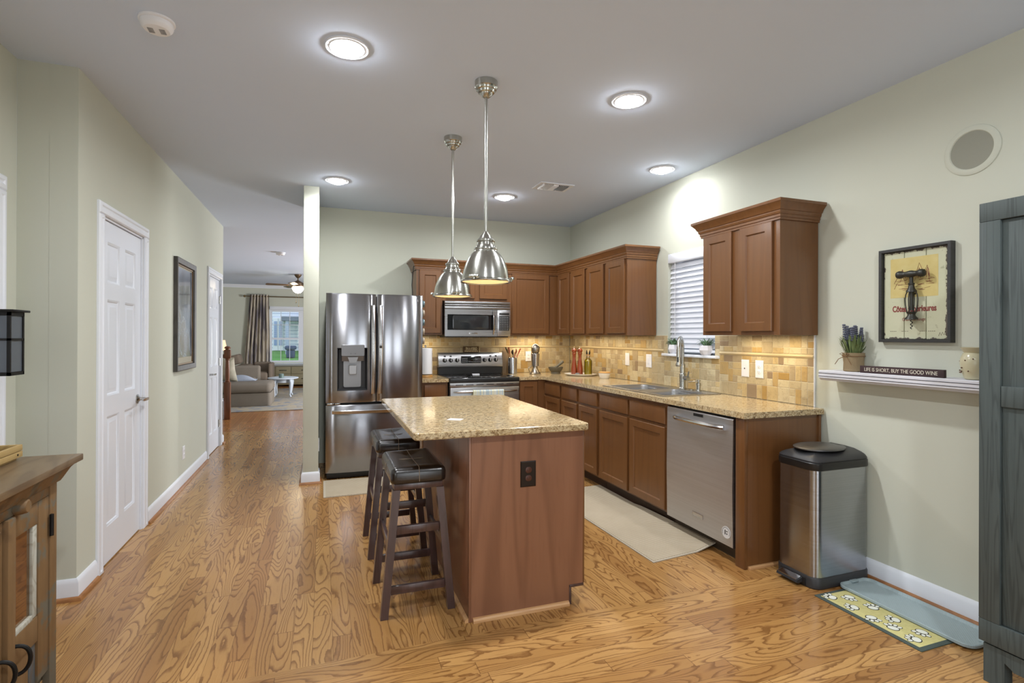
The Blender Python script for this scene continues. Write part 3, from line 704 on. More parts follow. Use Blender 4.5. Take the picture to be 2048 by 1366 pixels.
ld = O('left_door', bulged(FX0, .484, .722, 1.752, .010, (.133, .402, .838, 1.236)), M_fridge, fr)
rd = O('right_door', bulged(.492, FX1, .722, 1.752, .010), M_fridge, fr)
dr = O('freezer_drawer', bulged(FX0, FX1, .065, .700, .012), M_fridge, fr)
F = FACE('B', FY)
b = B(F).rect(.130, .405, .835, 1.239, [(0, .008), (0, .0115), (.004, .0115), (.004, .002), (.018, -.055)], cap0=False)
dp = O('dispenser_recess', b, M_dkgrey, ld)
O('back_plate', B(F).rrect(.185, .352, .86, 1.13, .02, [(0, -.0545), (0, -.048), (.004, -.045)]), flat('silver_plastic', (150, 150, 152), .35, .6), dp)
O('control_panel', B(F).rrect(.166, .378, 1.158, 1.268, .012, [(0, -.05), (0, .012), (.004, .016)]).rings([[(u, v, w_) for v, w_ in ((1.157, -.03), (1.157, .010), (1.112, -.008), (1.112, -.03))] for u in (.172, .372)]), flat('dispenser_silver', (128, 128, 130), .4, .6), dp)
b = B(F).rings([[(.272-wd, v, -.008), (.272+wd, v, -.008), (.272+wd, v, .014), (.272-wd, v, .014)] for v, wd in ((1.150, .048), (1.118, .036), (1.098, .034))])
O('spout', b, flat('spout_silver', (150, 150, 152), .4, .5), dp)
O('paddle', B(F).rrect(.236, .308, .985, 1.075, .014, [(0, -.02), (0, -.01), (.006, -.006)]), flat('light_grey_paddle', (168, 168, 170), .3, .4), dp)
O('icons', text_bm('o  -  o', .02, FACE('B', FY) @ Matrix.Translation((.272, 1.185, .0162))), M_dkgrey, dp)
def handle_v(u, sgn):
    b = B(F); pts = []
    for i in range(13):
        t = i/12; v = .80+t*.845; w_ = .022+.030*math.sin(PI*t)**.6; pts.append((v, w_))
    rs = [[(u-.019, v, w_-.007), (u+.019, v, w_-.007), (u+.019, v, w_+.004), (u+.012*sgn, v, w_+.009), (u-.012*sgn, v, w_+.008), (u-.019, v, w_+.004)] for v, w_ in pts]
    b.rings(rs); b.box(u-.012, u+.012, .80, .83, .0, .022).box(u-.012, u+.012, 1.615, 1.645, .0, .022); return b
O('handle', handle_v(.456, 1), M_steelh, ld); h2 = O('handle', handle_v(.522, 1), M_steelh, rd)
O('door_button', B(F).box(.512, .534, 1.235, 1.262, .058, .0625, .002).box(.512, .534, 1.27, 1.274, .058, .0615), M_dkgrey, h2)
b = B(F); rs = []
for i in range(15):
    t = i/14; u = .085+t*.80; w_ = .016+.042*math.sin(PI*t)**.5
    rs.append([(u, .618, w_-.006), (u, .652, w_-.006), (u, .655, w_+.004), (u, .648, w_+.012), (u, .622, w_+.008)])
b.rings(rs).box(.1, .13, .625, .65, 0, .02).box(.84, .87, .625, .65, 0, .02)
O('drawer_handle', b, M_steelh, dr)
b = B(F).lathe((.838, 1.699, .0035), [(.011, 0), (.011, .002)], 20)
b.bm.faces.ensure_lookup_table()
lg = O('logo_disc', b, flat('logo_silver', (205, 205, 205), .3, .6), rd)
O('logo_lettering', text_bm('LG', .026, F @ Matrix.Translation((.873, 1.699, .0056))), flat('logo_silver_letters', (196, 196, 198), .3, .6), rd)
O('logo_face', text_bm('L', .012, F @ Matrix.Translation((.839, 1.700, .0062))), M_dkgrey, rd)
b = B().box(FX0+.01, FX0+.075, FY-.006, FY+.03, .7015, .7205, .003).box(FX0+.08, FX0+.13, FY-.002, FY+.02, .703, .719, .003)
O('hinge', b, M_chrome, fr)
# five magnetic spice jars on the fridge side
M_jar = flat('jar_lid_blue_grey', (120, 140, 146), .3, .5); M_jarb = flat('jar_side_warm', (176, 160, 140), .35)
for k, z in enumerate((1.675, 1.582, 1.489, 1.398, 1.305)):
    j = T('spice_jar', (FX1+.001, 5.62, z), ['topmost', 'second from the top', 'middle', 'second from the bottom', 'bottom'][k]+' spice jar in the magnetic column on the refrigerator side', 'jar', 'spice jars stuck to the refrigerator')
    yj = FY+.10
    O('jar', B().lathe((FX1-.0035, yj, z), [(.031, 0), (.031, .016), (.033, .018)], 20, axis=(1, 0, 0)), M_jar, j)
    O('lid', B().lathe((FX1+.0150, yj, z), [(.033, 0), (.034, .002), (.034, .014), (.032, .018), (.028, .0185)], 20, axis=(1, 0, 0)), M_jarb if k in (1, 4, 3) else M_jar, j)

# ------------------------------------------------------------------ range
rg = T('range', (1.605, 5.6, 0), 'stainless electric range with black glass cooktop', 'stove')
RX0, RX1, RY = 1.226, 1.984, 5.275
O('body', B().box(RX0+.003, RX1-.003, RY+.05, YB-.03, .03, .9, .003), M_black, rg)
O('cooktop', B().box(RX0, RX1, RY+.012, YB-.075, .898, .921, .007, 3), M_blackgl, rg)
b = B()
for cx, cy, r in ((1.42, 5.45, .10), (1.80, 5.45, .09), (1.42, 5.71, .08), (1.80, 5.71, .10)):
    b.rings([[(cx+rr*math.cos(2*PI*i/36), cy+rr*math.sin(2*PI*i/36), .9214) for i in range(36)] for rr in (r, r+.003)], False, False)
O('burner_ring', b, flat('burner_grey', (92, 92, 94), .3), rg)
O('front_lip', B().box(RX0, RX1, RY-.004, RY+.0115, .872, .917, .007, 3), M_black, rg)
O('vent_panel', B().box(RX0+.002, RX1-.002, RY+.004, RY+.049, .826, .871, .002), M_steel, rg)
b = B()
for i in range(6): b.box(RX0+.06+i*.11, RX0+.14+i*.11, RY+.0025, RY+.006, .846, .853)
O('vent_slots', b, M_black, rg)
od = O('oven_door', B().box(RX0+.004, RX1-.004, RY-.002, RY+.049, .25, .822, .004), M_steel, rg)
O('oven_window', B(FACE('B', RY-.002)).rect(RX0+.13, RX1-.13, .40, .70, [(0, .0002), (0, .001), (.004, .0015)]), M_darkgl, od)
b = B().tube([(RX0+.035+i*(RX1-RX0-.07)/16, RY-.012-.036*math.sin(PI*i/16)**.4, .782) for i in range(17)], [.008]+[.0115]*15+[.008], 10)
O('oven_handle', b, M_steelh, od)
O('storage_drawer', B().box(RX0+.004, RX1-.004, RY+.002, RY+.049, .05, .245, .004), M_steel, rg)
b = B(); by = YB-.095
pr = [(by+.02, .915), (by+.012, .918), (by+.006, 1.0), (by+.028, 1.0), (by+.028, 1.16), (by+.07, 1.16), (by+.08, .915)]
O('backguard_base', B().prism([(by, .9215), (by+.004, 1.0), (by+.075, 1.0), (by+.075, .9215)], RX0+.002, RX1-.002, 'x'), M_black, rg)
b = B().rings([[(x, by-.012+a, 1.0015+q) for a, q in ((0, 0), (-.004, .012), (.020, .150), (.028, .163), (.085, .163), (.085, 0))] for x in (RX0, RX0+.012, RX1-.012, RX1)])
cp = O('control_panel', b, M_steel, rg)
# tilted panel frame: local u=x, v up the slope, w outward
sl = math.atan2(.024, .138); Mp = Matrix(((1, 0, 0, 0), (0, math.sin(sl), -math.cos(sl), by-.016), (0, math.cos(sl), math.sin(sl), 1.0135), (0, 0, 0, 1)))
O('display', B(Mp).rrect(1.485, 1.725, .030, .112, .012, [(0, .0003), (0, .003), (.003, .004)]), M_blackgl, cp)
b = B(Mp)
for i in range(4):
    for j in range(3):
        b.box(1.50+i*.017, 1.511+i*.017, .042+j*.02, .050+j*.02, .0041, .0045)
        b.box(1.655+i*.017, 1.666+i*.017, .042+j*.02, .050+j*.02, .0041, .0045)
for i in range(5): b.box(1.575+i*.016, 1.585+i*.016, .042, .050, .0041, .0045)
O('buttons', b, flat('pale_keys', (150, 154, 160), .5), cp)
b = B(Mp)
for u in (1.30, 1.368, 1.838, 1.905): b.box(u-.012, u+.012, .104, .120, .0003, .0015)
O('burner_marks', b, M_black, cp)
for u in (1.297, 1.367, 1.440, 1.765, 1.833, 1.903):
    kb = O('knob', B(Mp).lathe((u, .066, .0003), [(.024, 0), (.024, .004), (.019, .007), (.017, .026), (.014, .029)], 20), M_black, cp)
    O('pointer', B(Mp).box(u-.004, u+.004, .05, .084, .029, .034, .0015), M_steelh, kb)
O('oven_towel', B().rings([[(x, RY-.048-.0145+dy+.002*math.sin(x*90), z) for dy, z in ((.0, .50), (-.002, .66), (-.002, .786), (.006, .7965), (.018, .799), (.030, .7965), (.033, .786), (.030, .70), (.027, .70), (.028, .786), (.020, .7945), (.010, .7945), (.003, .786), (.003, .66), (.004, .50))] for x in [1.455+i*.0175 for i in range(20)]], closed=True), None, label='striped pastel dish towel hanging over the oven handle', cat='towel')
g = G('striped_towel', .95, 0, .1); x, y, z = g.sep(g.obj()); nn = g.noise(g.comb(g.math('MULTIPLY', x, 34), 0, 0), 1, 1, .5)
g.color(g.ramp(nn, [(.3, (196, 196, 150)), (.42, (226, 226, 214)), (.48, (150, 176, 190)), (.53, (222, 226, 222)), (.6, (204, 200, 150)), (.7, (232, 232, 224))])); bpy.data.objects['oven_towel'].data.materials.append(g.m)
sr = T('spoon_rest', (1.52, 5.43, .922), 'small steel spoon rest with a black tip lying on the cooktop', 'utensil rest')
O('holder', B().rings([[(x, 5.46+dy, .9225+dz) for dy, dz in ((-.035, 0), (-.035, .014), (-.02, .030), (.02, .030), (.035, .014), (.035, 0))] for x in (1.505, 1.585)]), M_steelh, sr)
O('tip', B().leaf((1.50, 5.47, .945), (1.44, 5.46, .932), .05).leaf((1.50, 5.47, .940), (1.44, 5.46, .927), .05), M_black, sr)

# ------------------------------------------------------------------ microwave
mw = T('microwave', (1.603, 5.75, 1.352), 'stainless over-the-range microwave under the short cabinet', 'microwave')
MX0, MX1, MY, MZ0, MZ1 = 1.232, 1.978, 5.555, 1.352, 1.732
O('case', B().box(MX0, MX1, MY+.03, YB-.012, MZ0+.004, MZ1, .003), M_black, mw)
O('bottom_plate', B().box(MX0+.02, MX1-.02, MY+.02, YB-.05, MZ0-.012, MZ0+.0035, .002), M_dkgrey, mw)
F = FACE('B', MY+.03)
b = B(F)
for z0, z1, w_ in ((1.706, MZ1, .028), (1.684, 1.699, .028), (1.650, 1.677, .028)): b.box(MX0, MX1, z0, z1, .0005, w_, .003)
O('vent_grille', b, M_steel, mw)
b = B(F).plate([MX0, MX0+.028, 1.800, 1.822], [MZ0, 1.420, 1.588, 1.645], {(1, 1)}, .0005, .032, .003)
md = O('door', b, M_steel, mw)
O('door_glass', B(F).box(MX0+.027, 1.801, 1.419, 1.589, .0008, .022), M_blackgl, md)
O('window_mesh', B(F).rrect(1.32, 1.725, 1.428, 1.580, .02, [(0, .0222), (0, .024), (.002, .0245)]), M_darkgl, md)
b = B(F).tube([(1.775-.0*i, 1.375+i*.265/12, .034+.030*math.sin(PI*i/12)**.6) for i in range(13)], .0095, 8)
O('handle', b, M_steelh, md)
O('badge', B(F).rect(1.50, 1.595, 1.376, 1.392, [(0, .0322), (0, .0335), (.002, .034)]), M_steelh, md)
cpn = O('control_panel', B(F).box(1.8245, MX1, MZ0, 1.645, .0005, .030, .003), M_steel, mw)
O('keypad', B(F).box(1.845, 1.962, 1.415, 1.580, .0302, .032, .001).box(1.845, 1.962, 1.590, 1.612, .0302, .032, .001), M_black, cpn)
b = B(F)
for i in range(5):
    for j in range(8): b.box(1.854+i*.0215, 1.863+i*.0215, 1.424+j*.0195, 1.430+j*.0195, .0322, .0328)
O('keys', b, flat('pale_keys', (170, 170, 170), .5), cpn)

# ------------------------------------------------------------------ dishwasher
dw = T('dishwasher', (2.55, 2.82, 0), 'stainless dishwasher at the near end of the counter', 'dishwasher')
O('tub', B().box(XBF+.03, XR-.05, 2.495, 3.148, .10, .872, .002), M_black, dw)
O('toe_panel', B().box(XBF+.06, XBF+.10, 2.497, 3.146, .0008, .0995), flat('toe_brown_grey', (72, 62, 50), .5), dw)
F = FACE('R', XBF+.0295)
b = B(F).rings([[(-3.140, v, w0), (-2.505, v, w0), (-2.505, v, w1), (-3.140, v, w1)] for v, w0, w1 in ((.092, 0, .040), (.095, 0, .044), (.45, 0, .050), (.855, 0, .044), (.861, 0, .040))])
dd = O('door', b, M_dw, dw)
b = B(F).tube([(-3.045+i*.47/14, .800-.0, .052+.036*math.sin(PI*i/14)**.45) for i in range(15)], .0155, 10)
O('handle', b, M_steelh, dd)
O('latch_display', B(F).box(-2.86, -2.77, .834, .852, .0445, .0475, .001), M_black, dd)
O('badge', B(F).rect(-2.865, -2.765, .180, .208, [(0, .0465), (0, .049), (.003, .0495), (.004, .0488)]), M_steelh, dd)
sk = O('round_sticker', B(F).lathe((-2.558, .172, .0462), [(.036, 0), (.036, .0008)], 32), flat('sticker_white', (214, 214, 214), .4), dd)
b = B(F)
for i in range(15):
    a = math.radians(200-i*16); b.box(-2.558+.029*math.cos(a)-.0022, -2.558+.029*math.cos(a)+.0022, .172+.029*math.sin(a)-.0022, .172+.029*math.sin(a)+.0022, .047, .0474)
b.box(-2.57, -2.562, .158, .186, .047, .0474).box(-2.558, -2.545, .176, .182, .047, .0474).box(-2.556, -2.547, .16, .168, .047, .0474)
O('sticker_mark', b, M_dkgrey, sk)

# ------------------------------------------------------------------ sink, faucet, soap
sk = T('sink', (2.6, 3.69, CT1), 'double bowl stainless drop-in sink set in the granite', 'sink')
bx0, bx1 = 2.375, 2.765; by0, by1, bm0, bm1 = 3.285, 3.665, 3.705, 4.095
def rr_pts(x0, x1, y0, y1, r, z, n=6):
    out = []
    for cx, cy, a0 in ((x1-r, y1-r, 0), (x0+r, y1-r, 90), (x0+r, y0+r, 180), (x1-r, y0+r, 270)):
        for q in range(n+1):
            a = math.radians(a0+90*q/n); out.append((cx+r*math.cos(a), cy+r*math.sin(a), z))
    return out
b = B().plate([SX0, bx0, bx1, SX1], [SY0, by0, by1, bm0, bm1, SY1], {(1, 1), (1, 3)}, CT1+.0006, CT1+.006, .002)
O('rim', b, M_steel, sk)
for a, c in ((by0, by1), (bm0, bm1)):
    b = B()
    L = [[(x, y, CT1+.0055) for x, y, _ in rr_pts(bx0-.001, bx1+.001, a-.001, c+.001, .004, 0)]]
    L += [rr_pts(bx0, bx1, a, c, .06, CT1+.004), rr_pts(bx0+.004, bx1-.004, a+.004, c-.004, .06, CT1-.02), rr_pts(bx0+.012, bx1-.012, a+.012, c-.012, .06, CT1-.17), rr_pts(bx0+.04, bx1-.04, a+.04, c-.04, .05, CT1-.19)]
    b.rings(L, False, True)
    bw = O('bowl', b, M_steel, sk)
    O('drain', B().lathe(((bx0+bx1)/2, (a+c)/2, CT1-.1895), [(.045, 0), (.045, .003), (.03, .004), (.028, .001)], 20), M_chrome, bw)
fx, fy = 2.815, 3.64
fc = T('faucet', (fx, fy, CT1+.006), 'tall gooseneck pull-down kitchen faucet in brushed nickel', 'faucet')
O('base', B().lathe((fx, fy, CT1+.0065), [(.031, 0), (.031, .008), (.026, .014), (.024, .06), (.026, .062), (.026, .115), (.028, .118), (.028, .125), (.022, .132), (.022, .20), (.019, .206)], 20), M_nickel, fc)
R_ = .083; zt = 1.262; hx, hy_ = -.75, -.66
pts = [(fx, fy, 1.11), (fx, fy, zt)]
for a in range(165, -1, -15):
    q = R_+R_*math.cos(math.radians(a)); pts.append((fx+hx*q, fy+hy_*q, zt+R_*math.sin(math.radians(a))))
ex_, ey_ = fx+hx*2*R_, fy+hy_*2*R_; pts.append((ex_, ey_, 1.245))
O('neck', B().tube(pts, .0145, 12), M_nickel, fc)
sp = O('spray_head', B().lathe((ex_, ey_, 1.115), [(.020, 0), (.022, .004), (.022, .02), (.018, .03), (.0165, .10), (.017, .136)], 16), M_nickel, fc)
O('spray_button', B().cyl((ex_+hx*.0165, ey_+hy_*.0165, 1.15), (ex_+hx*.0165, ey_+hy_*.0165, 1.19), .006, n=10), M_black, sp)
lv = O('lever', B().cyl((fx, fy-.024, 1.015), (fx, fy-.072, 1.013), .0175, .020, 14).tube([(fx, fy-.066, 1.02), (fx-.004, fy-.078, 1.045), (fx-.006, fy-.088, 1.07)], [.009, .007, .006], 8), M_nickel, fc)
fx2, fy2 = 2.822, 3.45
sd = T('soap_dispenser', (fx2, fy2, CT1+.006), 'small brushed nickel soap pump on the sink deck', 'soap dispenser')
O('body', B().lathe((fx2, fy2, CT1+.0065), [(.024, 0), (.024, .006), (.016, .012), (.016, .045), (.019, .047), (.019, .062), (.008, .066), (.008, .075), (.013, .077), (.013, .088)], 16), M_nickel, sd)
O('spout', B().tube([(fx2, fy2, 1.0), (fx2-.03, fy2+.012, 1.0), (fx2-.075, fy2+.028, .993)], [.006, .0055, .0045], 8), M_nickel, sd)
O('sink_hole_cover', B().lathe((2.82, 3.535, CT1+.0065), [(.022, 0), (.022, .003), (.012, .008)], 20), M_nickel, label='round nickel hole cover on the sink deck beside the faucet', cat='cover')
# ------------------------------------------------------------------ pendants
def pendant(x, y, zr, ang, label):
    r = T('pendant_light', (x, y, CZ), label, 'pendant lamp', 'pendants over the island')
    O('canopy', B().lathe((x, y, CZ-.0005), [(.062, 0), (.062, -.032), (.058, -.036), (.055, -.046), (.048, -.05), (.044, -.06), (.034, -.064), (.03, -.074), (.018, -.084), (.0085, -.088)], 32), M_nickel, r)
    O('rod', B().cyl((x, y, zr+.255), (x, y, CZ-.086), .0085, n=12), M_nickel, r)
    pr = [(.126, .004), (.134, .0), (.136, .006), (.134, .012), (.127, .016), (.125, .03), (.120, .06), (.110, .095), (.095, .128), (.078, .152), (.062, .166), (.060, .172), (.063, .176), (.062, .184), (.054, .188), (.050, .198), (.046, .202), (.044, .216), (.049, .220), (.049, .228), (.042, .232), (.034, .240), (.030, .250), (.018, .262), (.013, .272), (.0085, .276)]
    sh = O('shade', B().lathe((x, y, zr), pr, 48, cap0=False), M_nickel, r, sharp=.5)
    O('shade_lining', B().lathe((x, y, zr), [(.1255, .005), (.122, .03), (.108, .09), (.076, .145), (.03, .16)], 40, cap0=False, cap1=False), M_white, sh)
    O('diffuser', B().lathe((x, y, zr), [(.124, .006), (.11, .003), (.06, .001), (.001, 0)], 40, cap0=True, cap1=False), M_pend, r, label='warm glowing glass diffuser')
    for k in range(3):
        a = math.radians(ang+k*120); d = Vector((math.cos(a), math.sin(a), 0)); p = Vector((x, y, zr+.022))+d*.128
        t_ = Vector((-d.y, d.x, 0))
        b = B().cyl(p-d*.006, p+d*.020, .006, n=8).cyl(p+d*.014-t_*.018, p+d*.014+t_*.018, .0065, n=8)
        b.ico(p+d*.015-t_*.020, .0115, 1).ico(p+d*.015+t_*.020, .0115, 1).cyl(p+d*.01+Vector((0, 0, -.016)), p+d*.01+Vector((0, 0, .006)), .006, n=8)
        O('shade_clamp', b, M_nickel, r)
pendant(.824, 2.715, 1.640, 228, 'nearer brushed nickel dome pendant over the island')
pendant(.841, 3.555, 1.622, 268, 'farther brushed nickel dome pendant over the island, toward the range')
# ------------------------------------------------------------------ ceiling things
LED_E = 21
for x, y, lab in ((.105, 2.615, 'recessed ceiling light nearest the smoke detector at upper left'), (1.662, 2.638, 'recessed ceiling light right of the nearer pendant'), (2.602, 3.63, 'recessed ceiling light nearest the right wall above the window'), (.105, .38, 'unseen recessed light added over the breakfast area behind the camera, left'), (1.662, .38, 'unseen recessed light added over the breakfast area behind the camera, right'), (1.67, 4.876, 'recessed ceiling light left of the ceiling vent'), (.115, 4.875, 'recessed ceiling light beside the wall end over the refrigerator')):  # the pair behind the camera is unseen, added to brighten the room
    r = T('recessed_light', (x, y, CZ), lab, 'ceiling light', 'recessed lights in the kitchen ceiling')
    O('trim_ring', B().lathe((x, y, CZ), [(.101, -.0005), (.101, -.006), (.097, -.009), (.092, -.006), (.083, -.007), (.079, -.010), (.073, -.006), (.070, -.0008)], 40, False, False), M_white, r)
    O('lamp_dome', B().lathe((x, y, CZ), [(.0695, -.001), (.068, -.012), (.058, -.024), (.04, -.031), (.02, -.034), (.001, -.035)], 36, True, False), M_led, r)
    l = bpy.data.lights.new('lamp_light', 'AREA'); l.shape = 'DISK'; l.size = .12; l.spread = math.radians(172); l.energy = LED_E*(.34 if x > 2 else .7 if (x < 1 and y > 4) else 1.12); l.color = (.96, .98, 1)
    lo = bpy.data.objects.new('lamp_light', l); C.objects.link(lo); lo.parent = r; lo.location = (0, 0, -.042)
def smoke(x, y, lab, rr=.068):
    r = T('smoke_detector', (x, y, CZ), lab, 'smoke detector')
    O('base', B().lathe((x, y, CZ-.0005), [(rr*1.02, 0), (rr*1.02, -.008), (rr*.95, -.011)], 32), M_whitepl, r)
    O('cover', B().lathe((x, y, CZ-.0118), [(rr*.93, 0), (rr*.93, -.012), (rr*.88, -.022), (rr*.72, -.032), (rr*.3, -.034)], 32), M_whitepl, r)
    b = B()
    for k in range(7):
        for s_ in (-1, 1): b.box(x+s_*.022-.011, x+s_*.022+.011, y-.018+k*.006, y-.0155+k*.006, CZ-.0468, CZ-.0455)
    O('grille', b, flat('detector_slots', (150, 150, 152), .6), r)
smoke(-.683, 2.68, 'white smoke detector on the kitchen ceiling at upper left')
smoke(-.655, 9.44, 'small white smoke detector on the far living room ceiling', .075)
r = T('ceiling_vent', (1.975, 4.39, CZ), 'white supply air register in the kitchen ceiling', 'vent')
b = B().plate([1.81, 1.842, 2.105, 2.137], [4.285, 4.315, 4.475, 4.505], {(1, 1)}, CZ-.008, CZ-.0006, .002)
O('frame', b, M_white, r)
O('duct_back', B().box(1.842, 2.105, 4.315, 4.475, CZ-.0035, CZ-.001), flat('duct_grey', (110, 110, 112), .7), r)
b = B()
for i in range(6):
    x = 1.848+i*.016; b.rings([[(x, y, CZ-.004), (x+.010, y, CZ-.020), (x+.0115, y, CZ-.020), (x+.0015, y, CZ-.004)] for y in (4.316, 4.474)])
for i in range(6):
    x = 2.100-i*.016; b.rings([[(x, y, CZ-.004), (x-.010, y, CZ-.020), (x-.0115, y, CZ-.020), (x-.0015, y, CZ-.004)] for y in (4.316, 4.474)])
for i in range(9):
    y = 4.32+i*.0175; b.rings([[(x, y, CZ-.004), (x, y+.014, CZ-.016), (x, y+.0155, CZ-.016), (x, y+.0015, CZ-.004)] for x in (1.95, 2.0)])
O('louvers', b, M_white, r)
r = T('wall_speaker', (XR, 1.622, 2.246), 'round flush speaker high on the right wall above the framed art', 'speaker')
F = FACE('R', XR)
O('trim_ring', B(F).lathe((-1.622, 2.246, .0005), [(.118, 0), (.117, .004), (.110, .008), (.092, .008), (.088, .003)], 48, False, False), M_wall, r)
O('grille', B(F).lathe((-1.622, 2.246, .0005), [(.0885, 0), (.0885, .004), (.0001, .005)], 48, True, False), paint('speaker_mesh', (148, 148, 136), .9, 4), r)

# ------------------------------------------------------------------ bar stools
def stool(cx, cy):
    r = T('bar_stool', (cx, cy, 0), 'backless bar stool with black leather seat nearer the camera', 'bar stool', 'stools under the island overhang')
    b = B(Matrix.Translation((cx, cy, 0)))
    rs = [(.012, .638), (.002, .645), (0, .66), (0, .688), (.004, .702), (.014, .712), (.03, .7165), (.055, .7165), (.085, .713), (.11, .7105), (.125, .71)]
    b.rrect(-.135, .135, -.222, .222, .03, rs)
    for v in b.bm.verts:
        y = (v.co.y-cy)/.222
        if v.co.z > .70: v.co.z += .006*y*y-.004
        v.co.z += .0025*math.sin(9*v.co.x+5*v.co.y)*(v.co.z > .66)
    seat = O('seat_cushion', b, M_leather, r, sharp=1.2)
    b = B()
    b.tube([(cx-.137, cy, .648), (cx-.1365, cy, .69), (cx-.122, cy, .7105)]+[(cx-.11+.22*i/8, cy, .7125-.003*math.sin(PI*i/8)) for i in range(9)]+[(cx+.122, cy, .7105), (cx+.1365, cy, .69), (cx+.137, cy, .648)], .0014, 6)
    b.tube([(cx, cy-.2245, .648), (cx, cy-.2235, .69), (cx, cy-.21, .714)]+[(cx, cy-.19+.38*i/8, .7165-.005*math.sin(PI*i/8)) for i in range(9)]+[(cx, cy+.21, .714), (cx, cy+.2235, .69), (cx, cy+.2245, .648)], .0014, 6)
    O('seam', b, M_stitch, seat)
    O('seat_frame', B().box(cx-.118, cx+.118, cy-.205, cy+.205, .608, .6375, .003), M_espresso, r)
    for sx in (-1, 1):
        for sy in (-1, 1):
            xt, xb, yt, yb = cx+sx*.106, cx+sx*.163, cy+sy*.186, cy+sy*.198; h = .0185
            b = B().rings([[(x-h, y-h, z), (x+h, y-h, z), (x+h, y+h, z), (x-h, y+h, z)] for x, y, z in ((xb, yb, .0005), (xt, yt, .6075))])
            O('leg', b, M_espresso, r)
    X = lambda z: .163-.057*z/.6075
    for sy in (-1, 1):
        for z in (.128, .412):
            yy = cy+sy*(.198-.012*z/.6); O('stretcher', B().box(cx-X(z)+.0195, cx+X(z)-.0195, yy-.009, yy+.009, z-.02, z+.02, .002), M_espresso, r)
    for sx in (-1, 1):
        z = .325; xx = cx+sx*X(z); O('stretcher', B().box(xx-.009, xx+.009, cy-.175, cy+.175, z-.02, z+.02, .002), M_espresso, r)
    return r
s1 = stool(.444, 2.775)
s2 = copy_tree(s1, (-.002, .722, 0), 'backless bar stool with black leather seat farther from camera, beside the refrigerator')

# ------------------------------------------------------------------ rugs and mats on the floor
def weave(name, c0, c1, sc):
    g = G(name, .95, 0, .1); x, y, z = g.sep(g.obj())
    a = g.math('SINE', g.math('MULTIPLY', g.math('ADD', x, y), sc)); n = g.noise(g.obj(), 7, 3)
    f = g.math('MULTIPLY', g.math('ADD', a, 1), .5)
    g.color(g.mix(g.math('MULTIPLY', f, .55), g.mix(n, c0, c1), (134, 120, 100))); g.bump(f, .3, .004); return g.m
M_rug = weave('woven_beige', (184, 170, 146), (200, 187, 165), 260)
M_rugedge = fabric('rug_border', (178, 168, 150), (196, 186, 168), 300)
def runner(corners, lab, nx, ny, curl=None, inset=.02, names='kitchen_rug'):
    c = [Vector(p) for p in corners]     # four xy corners, ccw
    P = lambda s, t: (c[0]*(1-s)*(1-t)+c[1]*s*(1-t)+c[2]*s*t+c[3]*(1-s)*t)
    hz = curl or (lambda s, t: 0)
    ss = [0, inset]+[inset+(1-2*inset)*i/nx for i in range(1, nx)]+[1-inset, 1]; tt = [0, inset*.4]+[inset*.4+(1-.8*inset)*i/ny for i in range(1, ny)]+[1-inset*.4, 1]
    def sheet(s0, s1, t0, t1, th, zo):
        b = B(); S = [s for s in ss if s0-1e-6 <= s <= s1+1e-6]; U = [t for t in tt if t0-1e-6 <= t <= t1+1e-6]
        rs = []
        tp = {(i, j): b._v((*P(s, t), hz(s, t)+th+zo)) for i, s in enumerate(S) for j, t in enumerate(U)}
        bt = {(i, j): b._v((*P(s, t), hz(s, t)+zo)) for i, s in enumerate(S) for j, t in enumerate(U)}
        for i in range(len(S)-1):
            for j in range(len(U)-1):
                b.bm.faces.new((tp[i, j], tp[i+1, j], tp[i+1, j+1], tp[i, j+1])); b.bm.faces.new((bt[i, j], bt[i, j+1], bt[i+1, j+1], bt[i+1, j]))
        lp = [(i, 0) for i in range(len(S))]+[(len(S)-1, j) for j in range(1, len(U))]+[(i, len(U)-1) for i in range(len(S)-2, -1, -1)]+[(0, j) for j in range(len(U)-2, 0, -1)]
        for k in range(len(lp)):
            q = (k+1) % len(lp); b.bm.faces.new((tp[lp[k]], bt[lp[k]], bt[lp[q]], tp[lp[q]]))
        return b
    ctr = P(.5, .5); r = T(names, (ctr.x, ctr.y, 0), lab, 'rug')
    O('border', sheet(0, 1, 0, 1, .006, .0008), M_rugedge, r, sharp=1)
    O('woven_field', sheet(inset, 1-inset, inset*.4, 1-inset*.4, .008, .0012), M_rug, r, sharp=1)
    return r
runner([(1.862, 2.675), (2.374, 2.735), (2.374, 4.235), (1.815, 4.19)], 'long woven beige runner on the floor in front of the sink cabinets', 10, 16, lambda s, t: .030*max(0, s-.70)/.30*max(0, 1-t*1.6)**.5 if t < .62 else 0)
r = runner([(.012, 4.655), (.95, 4.655), (.95, 5.17), (.012, 5.19)], 'pale beige mat on the floor in front of the refrigerator', 4, 4)
M_tray = G('grey_blue_rubber', .5, 0, .4); M_tray.color(M_tray.mix(M_tray.noise(M_tray.obj(), 5, 2), (150, 166, 170), (160, 175, 178)))
xx_, yy_, zz_ = M_tray.sep(M_tray.obj()); M_tray.bump(M_tray.math('MULTIPLY', M_tray.math('SINE', M_tray.math('MULTIPLY', xx_, 500)), M_tray.math('SINE', M_tray.math('MULTIPLY', yy_, 500))), .25, .002)
tr = T('boot_tray', (2.74, 1.8, 0), 'grey blue rubber tray on the floor along the right wall', 'tray')
O('tray', B().rrect(2.622, 2.855, 1.46, 2.095, .05, [(.006, .0075), (0, .010), (0, .021), (.004, .0235), (.012, .0225), (.020, .0125), (.03, .0115)]), M_tray.m, tr)
b = B()
for x in (2.715,): b.box(x, x+.05, 2.068, 2.097, .018, .026, .003).box(x, x+.05, 1.458, 1.487, .018, .026, .003)
O('grip_tab', b, M_tray.m, tr)
